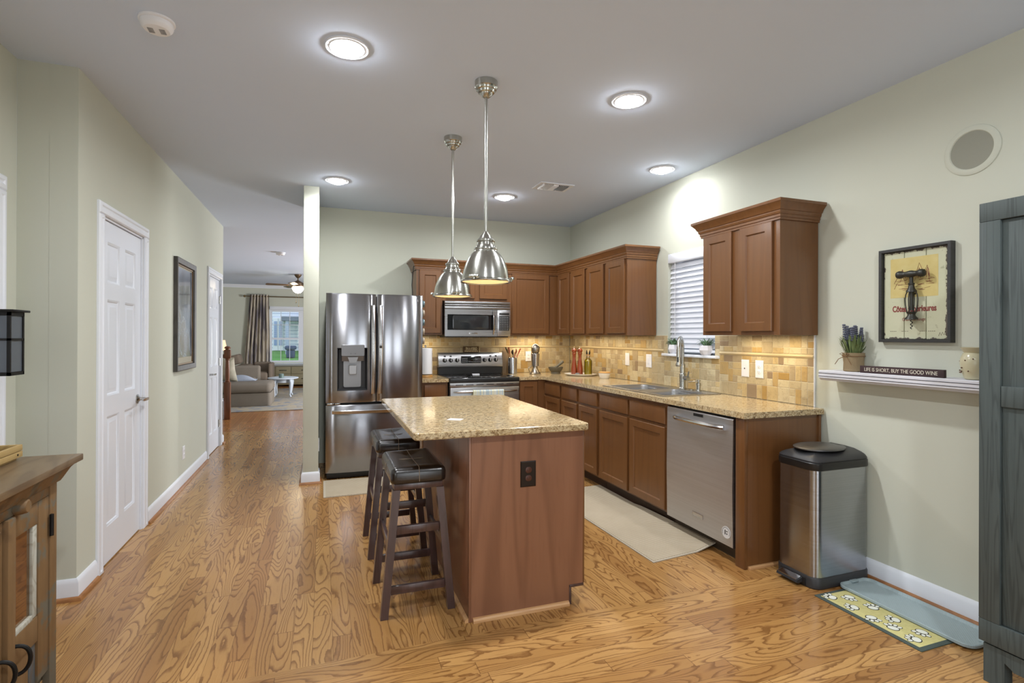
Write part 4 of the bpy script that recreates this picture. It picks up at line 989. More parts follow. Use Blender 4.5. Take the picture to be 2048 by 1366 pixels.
pm = T('paw_print_mat', (2.55, 1.8, 0), 'yellow pet mat with white paw prints under the grey tray', 'mat')
O('border', B().rrect(2.425, 2.67, 1.535, 2.06, .004, [(0, .0006), (0, .004), (.002, .005)]), fabric('mat_border_grey_green', (66, 76, 72), (88, 98, 92)), pm)
O('field', B().rrect(2.447, 2.668, 1.557, 2.040, .002, [(0, .0052), (.001, .0058)]), fabric('mat_field_yellow', (186, 178, 112), (218, 210, 152), 60), pm)
M_matw = flat('mat_white', (226, 228, 216), .9)
def ell(b, cx, cy, rx, ry, z, a=0):
    pts = []
    for i in range(18):
        t = 2*PI*i/18; u, v = rx*math.cos(t), ry*math.sin(t); pts.append((cx+u*math.cos(a)-v*math.sin(a), cy+u*math.sin(a)+v*math.cos(a)))
    b.prism(pts, z-.0005, z)
for cx, cy, a in ((2.488, 2.005, .4), (2.575, 1.98, 2.2), (2.50, 1.895, 1.0), (2.583, 1.86, -.6), (2.487, 1.80, 2.6), (2.575, 1.745, .7), (2.492, 1.70, -.9), (2.585, 1.635, 2.0), (2.495, 1.60, .5)):
    par = pm
    for nm, m, ex, z in (('paw_print', M_black, .004, .0064), ('print_fill', M_matw, 0, .0069)):
        b = B(); ell(b, cx, cy, .022+ex, .017+ex, z, a)
        for q in (-.9, -.3, .3, .9):
            t = a+q+PI/2; ell(b, cx+.033*math.cos(t), cy+.033*math.sin(t), .0075+ex*.7, .010+ex*.7, z, t+PI/2)
        par = O(nm, b, m, par)

# ------------------------------------------------------------------ trash can
tc = T('trash_can', (2.68, 2.225, 0), 'tall stainless steel pedal trash can with black lid by the cabinet end', 'trash can')
O('base', B().rrect(2.468, 2.892, 2.088, 2.362, .055, [(.004, .0006), (0, .006), (0, .055), (.004, .062)]), M_dkgrey, tc, label='dark grey plastic base')
O('body', B().rrect(2.474, 2.886, 2.094, 2.356, .05, [(.0, .0625), (0, .634)], n=8), M_can, tc)
O('rim', B().rrect(2.470, 2.890, 2.090, 2.360, .052, [(0, .6345), (-.002, .638), (-.002, .672), (.004, .678)]), M_black, tc)
b = B().rrect(2.470, 2.890, 2.090, 2.360, .052, [(.001, .6785), (.001, .684), (.012, .694), (.03, .704), (.06, .716), (.09, .722), (.11, .724)])
for v in b.bm.verts:
    t = max(0, min(1, (2.89-v.co.x)/.42)); v.co.z += (.022*math.sin(PI*min(1, t*1.25)))*(v.co.z > .69)
ld_ = O('lid', b, M_dkgrey, tc)
O('lid_inlay', B().lathe((2.655, 2.225, .7285), [(.118, 0), (.118, .006), (.11, .010), (.06, .015), (.001, .0165)], 40, True, False, sx=1.3, sy=.95), steel('dark_stainless', (120, 120, 122), .4, .2), ld_)
O('pedal_recess', B().box(2.462, 2.4678, 2.15, 2.31, .006, .05, .002), M_black, tc)
O('pedal', B().rings([[(x, y, z) for x, z in ((2.4615, .022), (2.432, .016), (2.420, .022), (2.424, .034), (2.4615, .046))] for y in (2.165, 2.30)]), M_dkgrey, tc)
O('pedal_plate', B().rings([[(x, y, z) for x, z in ((2.4595, .0468), (2.4245, .0352), (2.4245, .0372), (2.4595, .0488))] for y in (2.172, 2.293)]), M_steelh, bpy.data.objects['pedal'])

# ------------------------------------------------------------------ wall shelf with things on it
SZ = 1.158
M_shelf = wood_mat('whitewashed_shelf', (206, 206, 214), (222, 222, 228), (184, 184, 192), (10, 2, 60), .6, .3)
sh = T('wall_shelf', (2.84, 1.6, SZ), 'white floating wall shelf with dark grooves on the right wall', 'shelf')
O('board', B().rings([[(XR-.0006, y, SZ-.0585), (2.785, y, SZ-.0585), (2.772, y, SZ-.046), (2.768, y, SZ-.044), (2.768, y, SZ-.004), (2.772, y, SZ), (XR-.0006, y, SZ)] for y in (.75, 2.325)]), M_shelf, sh)
b = B()
for z in (SZ-.016, SZ-.034): b.box(2.7665, 2.7685, .75, 2.3252, z-.0015, z+.0015)
O('grooves', b, flat('shelf_groove', (70, 68, 72), .8), sh)
px, py = 2.845, 2.165
lp = T('lavender_pot', (px, py, SZ), 'potted lavender in a burlap wrapped pot on the wall shelf', 'potted plant')
M_burlap = fabric('burlap', (128, 112, 86), (160, 142, 112), 320); M_leaf = G('lavender_leaf_green', .6, 0, .3); M_leaf.color(M_leaf.mix(M_leaf.noise(M_leaf.obj(), 40, 2), (74, 92, 56), (134, 150, 98)))
M_leafd = G('spider_plant_green', .5, 0, .4); M_leafd.color(M_leafd.mix(M_leafd.noise(M_leafd.obj(), 40, 2), (60, 96, 60), (120, 150, 110)))
M_lav = G('lavender_bud', .7, 0, .2); M_lav.color(M_lav.mix(M_lav.noise(M_lav.obj(), 90, 2), (66, 70, 86), (122, 126, 142)))
b = B().lathe((px, py, SZ+.0005), [(.044, 0), (.049, .004), (.051, .05), (.054, .085), (.055, .105), (.049, .106), (.047, .095)], 20)
for v in b.bm.verts: v.co.x += .0015*math.sin(40*v.co.z+7*math.atan2(v.co.y-py, v.co.x-px)); v.co.y += .0015*math.cos(50*v.co.z+5*math.atan2(v.co.y-py, v.co.x-px))
O('pot', b, M_burlap, lp)
b = B().tube([(px+.056*math.cos(a), py+.056*math.sin(a), SZ+.088) for a in [2*PI*i/20 for i in range(21)]], .0025, 6)
for sx in (-1, 1): b.tube([(px-.05, py+.01, SZ+.09), (px-.06, py+.01+.015*sx, SZ+.107), (px-.06, py+.01+.03*sx, SZ+.10), (px-.052, py+.01, SZ+.088)], .0018, 6); b.tube([(px-.055, py+.01, SZ+.088), (px-.068, py+.01+.03*sx, SZ+.07), (px-.07, py+.01+.05*sx, SZ+.04)], .0018, 6)
O('twine_bow', b, flat('jute_twine', (120, 92, 62), .9), lp)
rnd = random.Random(5); b = B(); lv_ = B()
for i in range(90):
    a = rnd.uniform(0, 2*PI); q = rnd.uniform(.006, .035); ro = rnd.uniform(.015, .06); h = rnd.uniform(.06, .125)
    b.leaf((px+q*math.cos(a), py+q*math.sin(a), SZ+.095), (px+(q+ro)*math.cos(a), py+(q+ro)*math.sin(a), SZ+.10+h), .010, -.01 if i % 3 else .02)
O('leaves', b, M_leaf.m, lp)
for i in range(12):
    a = 2*PI*i/12+rnd.uniform(-.3, .3); q = .012 if i % 3 == 0 else rnd.uniform(.022, .045); ti = rnd.uniform(.0, .4)*q
    bx, by_ = px+q*math.cos(a), py+q*math.sin(a); tx, ty, tz = bx+ti*math.cos(a)*1.5, by_+ti*math.sin(a)*1.5, SZ+rnd.uniform(.225, .268)
    lv_.tube([(bx, by_, SZ+.13), (tx, ty, tz)], .0016, 5)
    for k in range(7):
        f = .42+.58*k/6
        for m in range(5):
            aa = 2*PI*m/5+k; rr = .0075*(1.05-.4*k/6); c = Vector((bx+(tx-bx)*f+rr*math.cos(aa), by_+(ty-by_)*f+rr*math.sin(aa), SZ+.13+(tz-SZ-.13)*f))
            lv_.ico(c, .0048, 1, (1, 1, 1.3))
O('flower_spikes', lv_, M_lav.m, lp)
ws = T('shelf_sign', (2.795, 1.87, SZ), 'dark wooden block sign about good wine standing on the shelf', 'sign')
S0, S1 = Vector((2.785, 2.083)), Vector((2.795, 1.672)); d_ = (S1-S0).normalized()
Lw = (S1-S0).length
Ms = Matrix(((d_.x, 0, d_.y, S0.x), (d_.y, 0, -d_.x, S0.y), (0, 1, 0, SZ), (0, 0, 0, 1)))
O('block', B(Ms).box(0, Lw, .0006, .039, -.02, 0, .001), flat('plum_brown_paint', (58, 40, 42), .7), ws)
O('lettering', text_bm('LIFE IS SHORT, BUY THE GOOD WINE', .0275, Ms @ Matrix.Translation((Lw*.497, .0195, .0004)), sx=.775), flat('sign_cream', (214, 208, 192), .8), ws)
wx, wy = 2.835, 1.565
ww = T('wax_warmer', (wx, wy, SZ), 'cream ceramic wax warmer with brown dots on shelf beside the armoire', 'wax warmer')
O('body', B().lathe((wx, wy, SZ+.0006), [(.034, 0), (.040, .004), (.050, .035), (.056, .070), (.055, .095), (.045, .120), (.040, .124), (.044, .128), (.056, .148), (.053, .149), (.044, .136)], 28), G('cream_glaze', .25, 0, .5, (196, 190, 160)).m, ww)
b = B()
for k in range(22):
    a = rnd.uniform(PI*.55, PI*1.75); h = rnd.uniform(.03, .105); rr = .0505+.006*math.sin(PI*h/.13)
    b.ico((wx+rr*math.cos(a), wy+rr*math.sin(a), SZ+h), .0035, 1)
O('dots', b, flat('brown_dots', (92, 56, 36), .5), ww)
O('wax', B().lathe((wx, wy, SZ+.132), [(.041, 0), (.044, .006), (.001, .008)], 24, True, False), flat('red_brown_wax', (110, 46, 30), .4), ww)

# ------------------------------------------------------------------ framed corkscrew art
ar = T('wall_art', (XR, 1.875, 1.578), 'framed wooden wine plaque with a large corkscrew above the shelf', 'wall art')
F = FACE('R', XR)
u0, u1, v0, v1 = -2.045, -1.690, 1.327, 1.826
O('frame', B(F).rings([[(a, c, k) for a, c in ((u0+i, v0+i), (u1-i, v0+i), (u1-i, v1-i), (u0+i, v1-i))] for i, k in ((0, .001), (0, .034), (.002, .036), (.014, .036), (.016, .034), (.0165, .001))], False, False), wood_mat('charcoal_frame', (46, 46, 46), (58, 58, 58), (34, 34, 34), (8, 60, 60), .5, .4), ar)
gb = G('aged_label_boards', .8, 0, .2); n1 = gb.noise(gb.obj(), 30, 4, .65); n2 = gb.noise(gb.obj(), 9, 4, .7)
gx, gy, gz = gb.sep(gb.obj())
# worn border: distance from the board edge in the object's own frame, broken up by noise
dy_ = gb.math('SUBTRACT', .162, gb.math('ABSOLUTE', gy)); dz_ = gb.math('SUBTRACT', .236, gb.math('ABSOLUTE', gb.math('ADD', gz, .0015)))
wear = gb.math('LESS_THAN', gb.math('MINIMUM', dy_, dz_), gb.math('MULTIPLY', gb.math('SUBTRACT', n1, .33), .05))
cc = gb.mix(n2, (186, 188, 158), (204, 204, 180)); cc = gb.mix(gb.math('MULTIPLY', gb.sstep(n1, .62, .72), .5), cc, (140, 138, 112))
gb.color(gb.mix(gb.math('MULTIPLY', wear, .85), cc, (62, 46, 52)))
bd = B(F); iw = (u1-u0-.034)/3
for k in range(3): bd.box(u0+.017+k*iw+.0018, u0+.017+(k+1)*iw-.0018, v0+.017, v1-.017, .006, .016, .0012, 1)
bo = O('boards', bd, gb.m, ar)
O('backing', B(F).box(u0+.017, u1-.017, v0+.017, v1-.017, .002, .0055), M_black, ar)
gl_ = G('faded_gold_panel', .8, 0, .2); gl_.color(gl_.mix(gl_.noise(gl_.obj(), 24, 4), (196, 176, 110), (210, 196, 140)))
O('gold_panel', B(F).box(-1.992, -1.757, 1.563, 1.772, .0155, .0166), gl_.m, bo)
M_redink = flat('faded_red_ink', (132, 62, 58), .8)
b = B(F); rnd = random.Random(2)
bx_ = [-1.972, -1.955, -1.94, -1.93, -1.915, -1.905, -1.895, -1.87, -1.855, -1.846, -1.83, -1.82, -1.808, -1.795, -1.775]
hh = [1.640, 1.672, 1.668, 1.705, 1.664, 1.70, 1.66, 1.668, 1.706, 1.738, 1.70, 1.694, 1.722, 1.66, 1.655]
b.tube([(u, h, .0172) for u, h in zip(bx_, hh)], .0009, 5)
b.tube([(u, h-.02-.01*rnd.random(), .0172) for u, h in zip(bx_, hh)], .0007, 5)
for k in range(34):
    u = rnd.uniform(-1.975, -1.80); v = rnd.uniform(1.60, 1.655); b.tube([(u, v, .0172), (u+rnd.uniform(.015, .04), v+rnd.uniform(-.006, .008), .0172)], .0007, 5)
for u in (-1.846, -1.806, -1.93): b.tube([(u-.006, 1.66, .0172), (u-.004, 1.70, .0172), (u, 1.712, .0172), (u+.004, 1.70, .0172), (u+.006, 1.66, .0172)], .0012, 5)
O('line_drawing', b, M_redink, bo)
O('title_lettering', text_bm('Côtes supérieures', .044, F @ Matrix.Translation((-1.873, 1.502, .0165)), sx=.66, bold=.0013), M_redink, bo)
O('small_lettering', text_bm('Grand Vin Rouge', .0235, F @ Matrix.Translation((-1.873, 1.447, .0165)), sx=.70), M_redink, bo)
b = B(F)
for u in (-1.99, -1.93, -1.84, -1.80):
    for k in range(4): b.box(u+k*.009-.003, u+k*.009+.002, 1.384, 1.3865, .0162, .0168)
b.tube([(-1.755+.006*k, 1.365+(.012 if k % 2 else -.004)+.001*k, .0168) for k in range(7)], .0007, 5)
O('fine_print', b, flat('ink_grey', (96, 84, 78), .8), bo)
cu, cz = -1.866, 1.681
ck = M_iron; csk = flat('dark_pewter', (70, 70, 66), .45, .7)
cs = O('corkscrew', B(F).lathe((cu-.072, cz, .052), [(.006, 0), (.017, .006), (.0205, .016), (.019, .028), (.0135, .038), (.014, .05), (.0175, .066), (.0175, .078), (.014, .094), (.0135, .106), (.019, .116), (.0205, .128), (.017, .138), (.006, .144)], 18, axis=(1, 0, 0)), csk, ar, label='dark metal corkscrew mounted on the boards')
O('shaft', B(F).cyl((cu, 1.672, .046), (cu, 1.492, .044), .0085, n=12), csk, cs)
O('collar', B(F).lathe((cu, 1.588, .045), [(.024, 0), (.023, .006), (.016, .016), (.012, .034), (.014, .038), (.014, .046)], 16, axis=(0, 1, 0)), csk, cs)
b = B(F)
for s_ in (-1, 1):
    b.tube([(cu+s_*q, v, .045) for q, v in ((.020, 1.592), (.028, 1.575), (.0315, 1.55), (.0295, 1.52), (.022, 1.482))], .0026, 6)
    b.tube([(cu, v, .045+s_*q*.7) for q, v in ((.020, 1.592), (.028, 1.575), (.0315, 1.55), (.0295, 1.52), (.022, 1.482))], .0026, 6)
O('cage', b, csk, cs)
O('bell', B(F).lathe((cu, 1.446, .045), [(.030, 0), (.028, .006), (.018, .018), (.0165, .026), (.022, .036), (.023, .04)], 18, axis=(0, 1, 0)), csk, cs)
b = B(F).tube([(cu+.0045*math.cos(k*.9), 1.446-k*.0026, .044+.0045*math.sin(k*.9)) for k in range(20)], .0022, 6)
O('screw', b, csk, cs)
O('mount_peg', B(F).cyl((cu, 1.58, .0165), (cu, 1.58, .04), .005, n=8), csk, cs)
# ------------------------------------------------------------------ things on the counters
K = CT1+.0006
pt = T('paper_towel_holder', (1.04, 5.63, K), 'paper towel roll on a holder beside the refrigerator', 'paper towels')
O('base', B().lathe((1.04, 5.63, K), [(.078, 0), (.078, .012), (.070, .022), (.02, .026)], 28), flat('honey_wood_base', (178, 132, 70), .45), pt)
O('rod', B().cyl((1.04, 5.63, K+.02), (1.04, 5.63, K+.325), .006, n=10).ico((1.04, 5.63, K+.330), .012, 2), M_chrome, pt)
O('paper_roll', B().lathe((1.04, 5.63, K+.030), [(.02, 0), (.068, .001), (.070, .004), (.070, .274), (.068, .278), (.02, .279)], 36), flat('paper_white', (232, 232, 234), .95), pt)
hz = 1.1655
hb = T('range_sign', (1.615, 5.895, hz), 'small wooden word sign standing on the range backguard', 'sign')
M_signw = wood_mat('sign_dark_wood', (78, 54, 28), (92, 66, 36), (56, 36, 18), (4, 40, 40), .6, .3)
O('block', B().box(1.522, 1.705, 5.875, 5.895, hz+.0006, hz+.070, .002), M_signw, hb)
Fs = FACE('B', 5.875)
b = B(Fs).rect(1.532, 1.698, hz+.006, hz+.064, [(0, .0002), (0, .0008)])
O('panel', b, flat('sign_brown_face', (88, 66, 36), .8), hb)
O('lettering', text_bm("I'M A HYBRID", .046, Fs @ Matrix.Translation((1.615, hz+.042, .001)), sx=.50, bold=.0009), flat('sign_letter_cream', (214, 196, 156), .8), hb)
b = B(Fs)
for i in range(15): b.box(1.537+i*.0105, 1.5445+i*.0105, hz+.009+.003*(i % 3 == 1), hz+.022, .0009, .0014)
O('small_lettering', b, flat('sign_letter_tan', (196, 176, 134), .8), hb)
cb = O('cutting_board', B().box(1.99, 2.09, 5.862, 5.88, K, K+.265, .004), wood_mat('board_wood', (134, 112, 84), (150, 126, 96), (100, 80, 58), (14, 14, 3), .6, .4), label='upright wooden board leaning on the tile behind the utensil crock', cat='cutting board')
ux, uy = 2.082, 5.77
uc = T('utensil_crock', (ux, uy, K), 'shiny steel utensil crock right of the range', 'crock')
O('crock', B().lathe((ux, uy, K), [(.050, 0), (.053, .004), (.053, .188), (.051, .191), (.049, .188), (.049, .01)], 28, True, True), M_steelh, uc)
M_red = flat('red_silicone', (176, 62, 36), .4); M_woodsp = flat('spoon_wood', (176, 132, 86), .6); M_blk = flat('black_nylon', (34, 30, 28), .4)
def utensil(lab, m, hm, base, tip, wd, kind):
    r = T('cooking_utensil', base, lab, 'utensil', 'utensils in the crock')
    b0, t0 = Vector(base), Vector(tip); d = (t0-b0)
    O('handle', B().tube([b0, b0+d*.55, b0+d*.80], [.005, .0055, .005], 8), hm, r)
    Mx = Matrix.Translation(b0+d*.80) @ d.to_track_quat('Z', 'Y').to_matrix().to_4x4()
    b = B(Mx); L_ = d.length*.24
    if kind == 'spoon': b.rings([[(wd*math.sin(PI*min(1, .05+.95*q))**.6*math.cos(2*PI*k/12), .006*math.sin(2*PI*k/12)-.01*math.sin(PI*q), L_*q) for k in range(12)] for q in (0, .15, .35, .6, .85, 1)])
    else: b.rings([[(sx*wd*(.35+.65*min(1, q*2)), sy*.003, L_*q) for sx, sy in ((-1, -1), (1, -1), (1, 1), (-1, 1))] for q in (0, .25, .5, .9, 1)])
    O('head', b, m, r)
zb = K+.02
utensil('leftmost utensil in the crock, dark green tipped spatula', flat('dark_green_nylon', (52, 56, 40), .5), M_woodsp, (ux+.030, uy+.028, zb), (ux-.072, uy+.030, K+.30), .014, 'flat')
utensil('pale wooden spoon leaning left in the crock', M_woodsp, M_woodsp, (ux+.022, uy-.010, zb), (ux-.060, uy-.010, K+.29), .020, 'spoon')
utensil('red spatula standing left of center in the crock', M_red, M_red, (ux+.010, uy+.015, zb), (ux-.042, uy+.017, K+.30), .020, 'flat')
utensil('black ladle at the center of the utensil crock', M_blk, M_blk, (ux, uy-.036, zb), (ux-.008, uy-.037, K+.275), .026, 'spoon')
utensil('dark red spoon right of the black ladle in the crock', flat('dark_red', (128, 44, 28), .4), M_red, (ux-.012, uy+.003, zb), (ux+.042, uy+.003, K+.285), .018, 'spoon')
utensil('rightmost red spatula leaning right out of the crock', M_red, M_red, (ux-.034, uy-.022, zb), (ux+.084, uy-.024, K+.285), .016, 'flat')
gx, gy = 2.338, 5.70
gr = T('pewter_shaker', (gx, gy, K), 'tall pewter kitchen piece with egg-shaped top and flared handled base', 'ornament')
O('base', B().lathe((gx, gy, K), [(.066, 0), (.068, .006), (.060, .014), (.040, .04), (.027, .075), (.027, .09)], 28), M_pewter, gr)
O('handle', B().tube([(gx-.028, gy, K+.088), (gx-.06, gy, K+.092), (gx-.082, gy, K+.07), (gx-.075, gy, K+.035), (gx-.058, gy, K+.012)], .005, 8), M_pewter, gr)
O('cup', B().lathe((gx, gy, K+.0905), [(.030, 0), (.043, .002), (.052, .145), (.050, .148), (.046, .12)], 28), M_steelh, gr)
O('egg_top', B().ico((gx+.002, gy, K+.288), .062, 3, (.82, .82, 1.02)), M_pewter, gr)
b = B()
for dz in (.30, .308, .316): b.tube([(gx+.002+.0505*math.cos(math.radians(a)), gy+.0505*math.sin(math.radians(a)), K+dz) for a in range(-95, -19, 12)], .0016, 5)
O('engraved_lines', b, M_dkgrey, gr)
mx, my = 2.60, 5.70
M_stone = G('dark_granite_stone', .6, 0, .4); M_stone.color(M_stone.mix(M_stone.noise(M_stone.obj(), 120, 3), (58, 54, 44), (128, 120, 100)))
mo = T('mortar', (mx, my, K), 'dark stone mortar in the back corner of the counter', 'mortar')
O('bowl', B().lathe((mx, my, K), [(.055, 0), (.058, .004), (.052, .018), (.070, .034), (.085, .062), (.088, .078), (.080, .078), (.06, .045), (.001, .03)], 32, True, True), M_stone.m, mo)
O('pestle', B().tube([(mx-.03, my, K+.055), (mx+.02, my-.003, K+.086), (mx+.085, my-.006, K+.135)], [.018, .014, .018], 12).ico((mx+.085, my-.006, K+.135), .0182, 2), M_stone.m, label='dark stone pestle resting in the mortar', cat='pestle')
tx, ty = 2.728, 5.315; ta = math.radians(-46)
Mt = Matrix.Translation((tx, ty, K)) @ Matrix.Rotation(ta, 4, 'Z')
M_ceram = flat('white_ceramic', (226, 222, 212), .25)
O('oval_tray', B(Mt).lathe((0, 0, 0), [(.13, 0), (.15, .003), (.172, .016), (.175, .022), (.170, .022), (.15, .009), (.001, .007)], 40, True, True, sx=1.06, sy=.74), M_ceram, label='white oval ceramic tray holding the red mills and oil bottle', cat='tray')
TZ = K+.0125
M_mill = G('red_lacquered_wood', .22, 0, .5, (132, 58, 28)).coat(.5, .1).m
def mill(x, y, lab):
    r = T('pepper_mill', (x, y, TZ), lab, 'pepper mill', 'red mills on the oval tray')
    O('body', B().lathe((x, y, TZ), [(.033, 0), (.035, .004), (.033, .06), (.024, .125), (.018, .175), (.020, .215), (.025, .236), (.023, .241)], 24), M_mill, r)
    O('head', B().lathe((x, y, TZ+.2418), [(.022, 0), (.024, .004), (.030, .02), (.030, .03), (.022, .044), (.010, .05), (.007, .053)], 24), M_mill, r)
    O('finial', B().lathe((x, y, TZ+.295), [(.004, 0), (.007, .004), (.006, .01), (.001, .013)], 12), M_chrome, r)
mill(2.695, 5.405, 'left red pepper mill on the oval tray'); mill(2.742, 5.352, 'right red pepper mill, next to the oil bottle')
ox, oy = 2.80, 5.265
ob = T('oil_bottle', (ox, oy, TZ), 'clear glass bottle of yellow oil with two pour spouts on the tray', 'bottle')
prf = [(.040, 0), (.043, .004), (.043, .150), (.038, .164), (.022, .178), (.018, .185), (.018, .205), (.020, .207), (.020, .213)]
g = glass('bottle_glass', (245, 250, 240), .02)
prof2 = []
for i in range(31):
    z = .004+.150*i/30; prof2.append((.0425+.0012*(i % 2), z))
O('glass', B().lathe((ox, oy, TZ), [(.036, 0)]+prof2+prf[3:], 28, True, False), M_pane, ob)
go = G('olive_oil', .08, 0, .5, (186, 164, 24)); go.p.inputs['Transmission Weight'].default_value = .25
prof3 = [(r-.0035, z) for r, z in prof2]
O('oil', B().lathe((ox, oy, TZ), [(.03, .003)]+prof3+[(.033, .160)], 28), go.m, ob)
O('stopper', B().lathe((ox, oy, TZ+.2135), [(.021, 0), (.021, .008), (.012, .012)], 16), M_woodsp, ob)
for s_ in (-1, 1):
    O('spout', B().tube([(ox+s_*.009, oy-s_*.009, TZ+.224), (ox+s_*.012, oy-s_*.012, TZ+.245), (ox+s_*.013, oy-s_*.013, TZ+.275)], [.008, .009, .0025], 10), M_iron, ob)
O('salt_cellar', B().lathe((2.672, 5.275, TZ), [(.02, 0), (.024, .006), (.024, .016), (.018, .02), (.016, .012)], 18), flat('grey_ceramic', (120, 120, 122), .4), label='small grey dish on the oval tray in front of the mills', cat='dish')
wx2, wy2 = 2.785, 4.875
wb = T('lidded_bowl', (wx2, wy2, K), 'small white bowl with a wooden lid right of the tray', 'bowl')
O('bowl', B().lathe((wx2, wy2, K), [(.046, 0), (.049, .003), (.062, .05), (.0635, .056), (.060, .056)], 32), M_ceram, wb)
O('lid', B().lathe((wx2, wy2, K+.0562), [(.059, 0), (.063, .002), (.063, .010), (.061, .012)], 32), flat('acacia_lid', (196, 152, 92), .5), wb)
# window sill plants
M_pot = paint('white_faceted_pot', (224, 222, 226), .5, 4)
def sillplant(x, y, r, n, sd, lab):
    root = T('sill_plant', (x, y, KWZ0+.0006), lab, 'potted plant', 'plants on the kitchen window sill')
    rnd = random.Random(sd); z = KWZ0+.0006
    b = B().lathe((x, y, z), [(r*.62, 0), (r*.80, .012), (r*1.0, .04), (r*.86, .072), (r*.80, .078), (r*.72, .070)], 9)
    O('pot', b, M_pot, root, flat=True)
    O('soil', B().lathe((x, y, z+.060), [(r*.70, 0), (r*.74, .008)], 16), flat('soil', (50, 38, 28), .9), root)
    b = B()
    for i in range(n):
        a = rnd.uniform(0, 2*PI); q = rnd.uniform(.3, .7)*r*.6; L = rnd.uniform(.035, .105); h = rnd.uniform(.04, .095)
        xx = min(L*math.cos(a), XR+.005-x+.03); b.leaf((x+q*math.cos(a)*.6, y+q*math.sin(a), z+.066), (x+xx*.6, y+q*math.sin(a)+L*math.sin(a), z+.07+h-.25*L), .008, .02)
    O('leaves', b, M_leafd.m, root)
sillplant(2.905, 3.875, .050, 46, 3, 'small grassy plant in white pot on the sill behind the faucet')
sillplant(2.905, 3.458, .060, 60, 4, 'spiky plant in white pot on the sill right of the faucet')
O('power_cord', B().tube([(.925, 5.655, 2.18), (.915, 5.66, 2.10), (.905, 5.67, 2.0), (.898, 5.67, 1.9), (.905, 5.665, 1.80), (.900, 5.66, 1.7375)], .0045, 6), M_black, label='thin black cord hanging from the cabinet top to the refrigerator', cat='cord')

# ------------------------------------------------------------------ armoire
M_arm = wood_mat('weathered_grey_oak', (62, 71, 71), (80, 89, 88), (42, 49, 49), (90, 90, 3.5), .6, .5)
ga = M_arm.node_tree
AX, AY0, AY1, AZ0, AZ1 = 2.452, .15, 1.342, .158, 1.882
am = T('armoire', (2.67, .75, 0), 'tall weathered grey wooden armoire at the right edge of the photo', 'armoire')
O('case', B().box(AX+.022, XR-.04, AY0, AY1, AZ0, AZ1, .003), M_arm, am)
F = FACE('R', AX+.0215)
def frame_bd(u0, u1, v0, v1, t=.021): O('face_board', B(F).box(u0, u1, v0, v1, .0005, t, .002), M_arm, am)
frame_bd(-AY1, -AY0, 1.808, AZ1); frame_bd(-AY1, -AY0, AZ0, .245)
frame_bd(-AY1, -1.273, .2455, 1.8075); frame_bd(-.222, -AY0, .2455, 1.8075)
ad = O('door', B(F).box(-1.272, -.223, .247, 1.806, .0005, .008, .001), M_arm, am)
O('door_rail', B(F).box(-1.271, -.224, 1.086, 1.166, .0085, .019, .002), M_arm, ad)
O('door_stile', B(F).box(-.79, -.70, .248, 1.0855, .0085, .018, .002).box(-.79, -.70, 1.1665, 1.805, .0085, .018, .002), M_arm, ad)
b = B(F).rings([[(u, v, w_) for u, v in ((-AY1+.012, .150), (-AY0-.012, .150), (-AY0-.012, .085), (-1.235, .085), (-1.255, .11) if False else (-1.235, .088))] for w_ in (-.02, .012)])
O('apron', b, M_arm, am)
for y0, y1, s_ in ((1.262, 1.330, 1), (.162, .23, -1)):
    for xa in (AX+.010, XR-.10):
        O('leg', B().rings([[(xa+q, y0+(.018 if s_ > 0 else 0)*k, z) if False else (xa+q, (y0 if j in (0, 3) else y1)+(.0), z) for j, q in enumerate((0, 0, .05, .05))] for z, k in ((.1505, 0), (.0006, 1))]), M_arm, am)

# ------------------------------------------------------------------ sideboard with tray on the left
gw = G('reclaimed_paint_wood', .6, 0, .3); n1 = gw.noise(gw.vmul(gw.obj(), (9, 3, 3)), 1, 4, .6); n2 = gw.noise(gw.vmul(gw.obj(), (40, 40, 5)), 1, 4, .6); n3 = gw.noise(gw.obj(), 6, 4, .7)
cc = gw.mix(n2, (104, 78, 50), (134, 106, 72)); cc = gw.mix(gw.math('MULTIPLY', gw.sstep(n3, .52, .60), .65), cc, (96, 104, 98)); cc = gw.mix(gw.math('MULTIPLY', gw.sstep(n1, .58, .66), .65), cc, (70, 50, 32))
gw.color(cc); M_recl = gw.m
M_topw = wood_mat('sideboard_top_wood', (104, 84, 60), (126, 104, 76), (78, 58, 40), (14, 3, 14), .35, .5)
M_paintw = wood_mat('worn_white_paint', (172, 172, 160), (190, 190, 180), (128, 112, 86), (6, 30, 30), .7, .4)
M_bluew = wood_mat('worn_blue_grey_paint', (74, 82, 88), (92, 98, 100), (98, 76, 50), (8, 30, 10), .7, .5)
SBX, SY_0, SY_1, STZ = -.955, 1.30, 2.495, .878
sb = T('sideboard', (-1.18, 1.9, 0), 'reclaimed wood sideboard with glass doors at the left edge', 'sideboard')
O('top', B().box(-1.41, -.898, 1.22, 2.566, .852, STZ, .004), M_topw, sb)
O('cove', B().sweep([(-1.41, 2.497), (SBX, 2.497), (SBX, 1.29), (-1.41, 1.29)], [(.0006, .790), (.006, .790), (.012, .800), (.030, .835), (.045, .8515), (.0006, .8515)], -1), M_recl, sb)
O('case', B().box(-1.41, SBX-.026, SY_0, 2.494, .06, .85, .002), M_recl, sb)
F = FACE('L', SBX-.025)
O('corner_post', B(F).box(2.441, 2.494, .0006, .8495, .0005, .024, .003), M_recl, sb)
O('frieze', B(F).box(SY_0, 2.440, .752, .8495, .0005, .020, .002), M_recl, sb)
O('center_post', B(F).box(2.139, 2.184, .0006, .7515, .0005, .034, .003), M_recl, sb)
O('frieze_peg', B(F).lathe((2.216, .775, .0205), [(.027, 0), (.025, .018), (.022, .030), (.019, .033)], 18), M_recl, sb, label='round wooden peg')
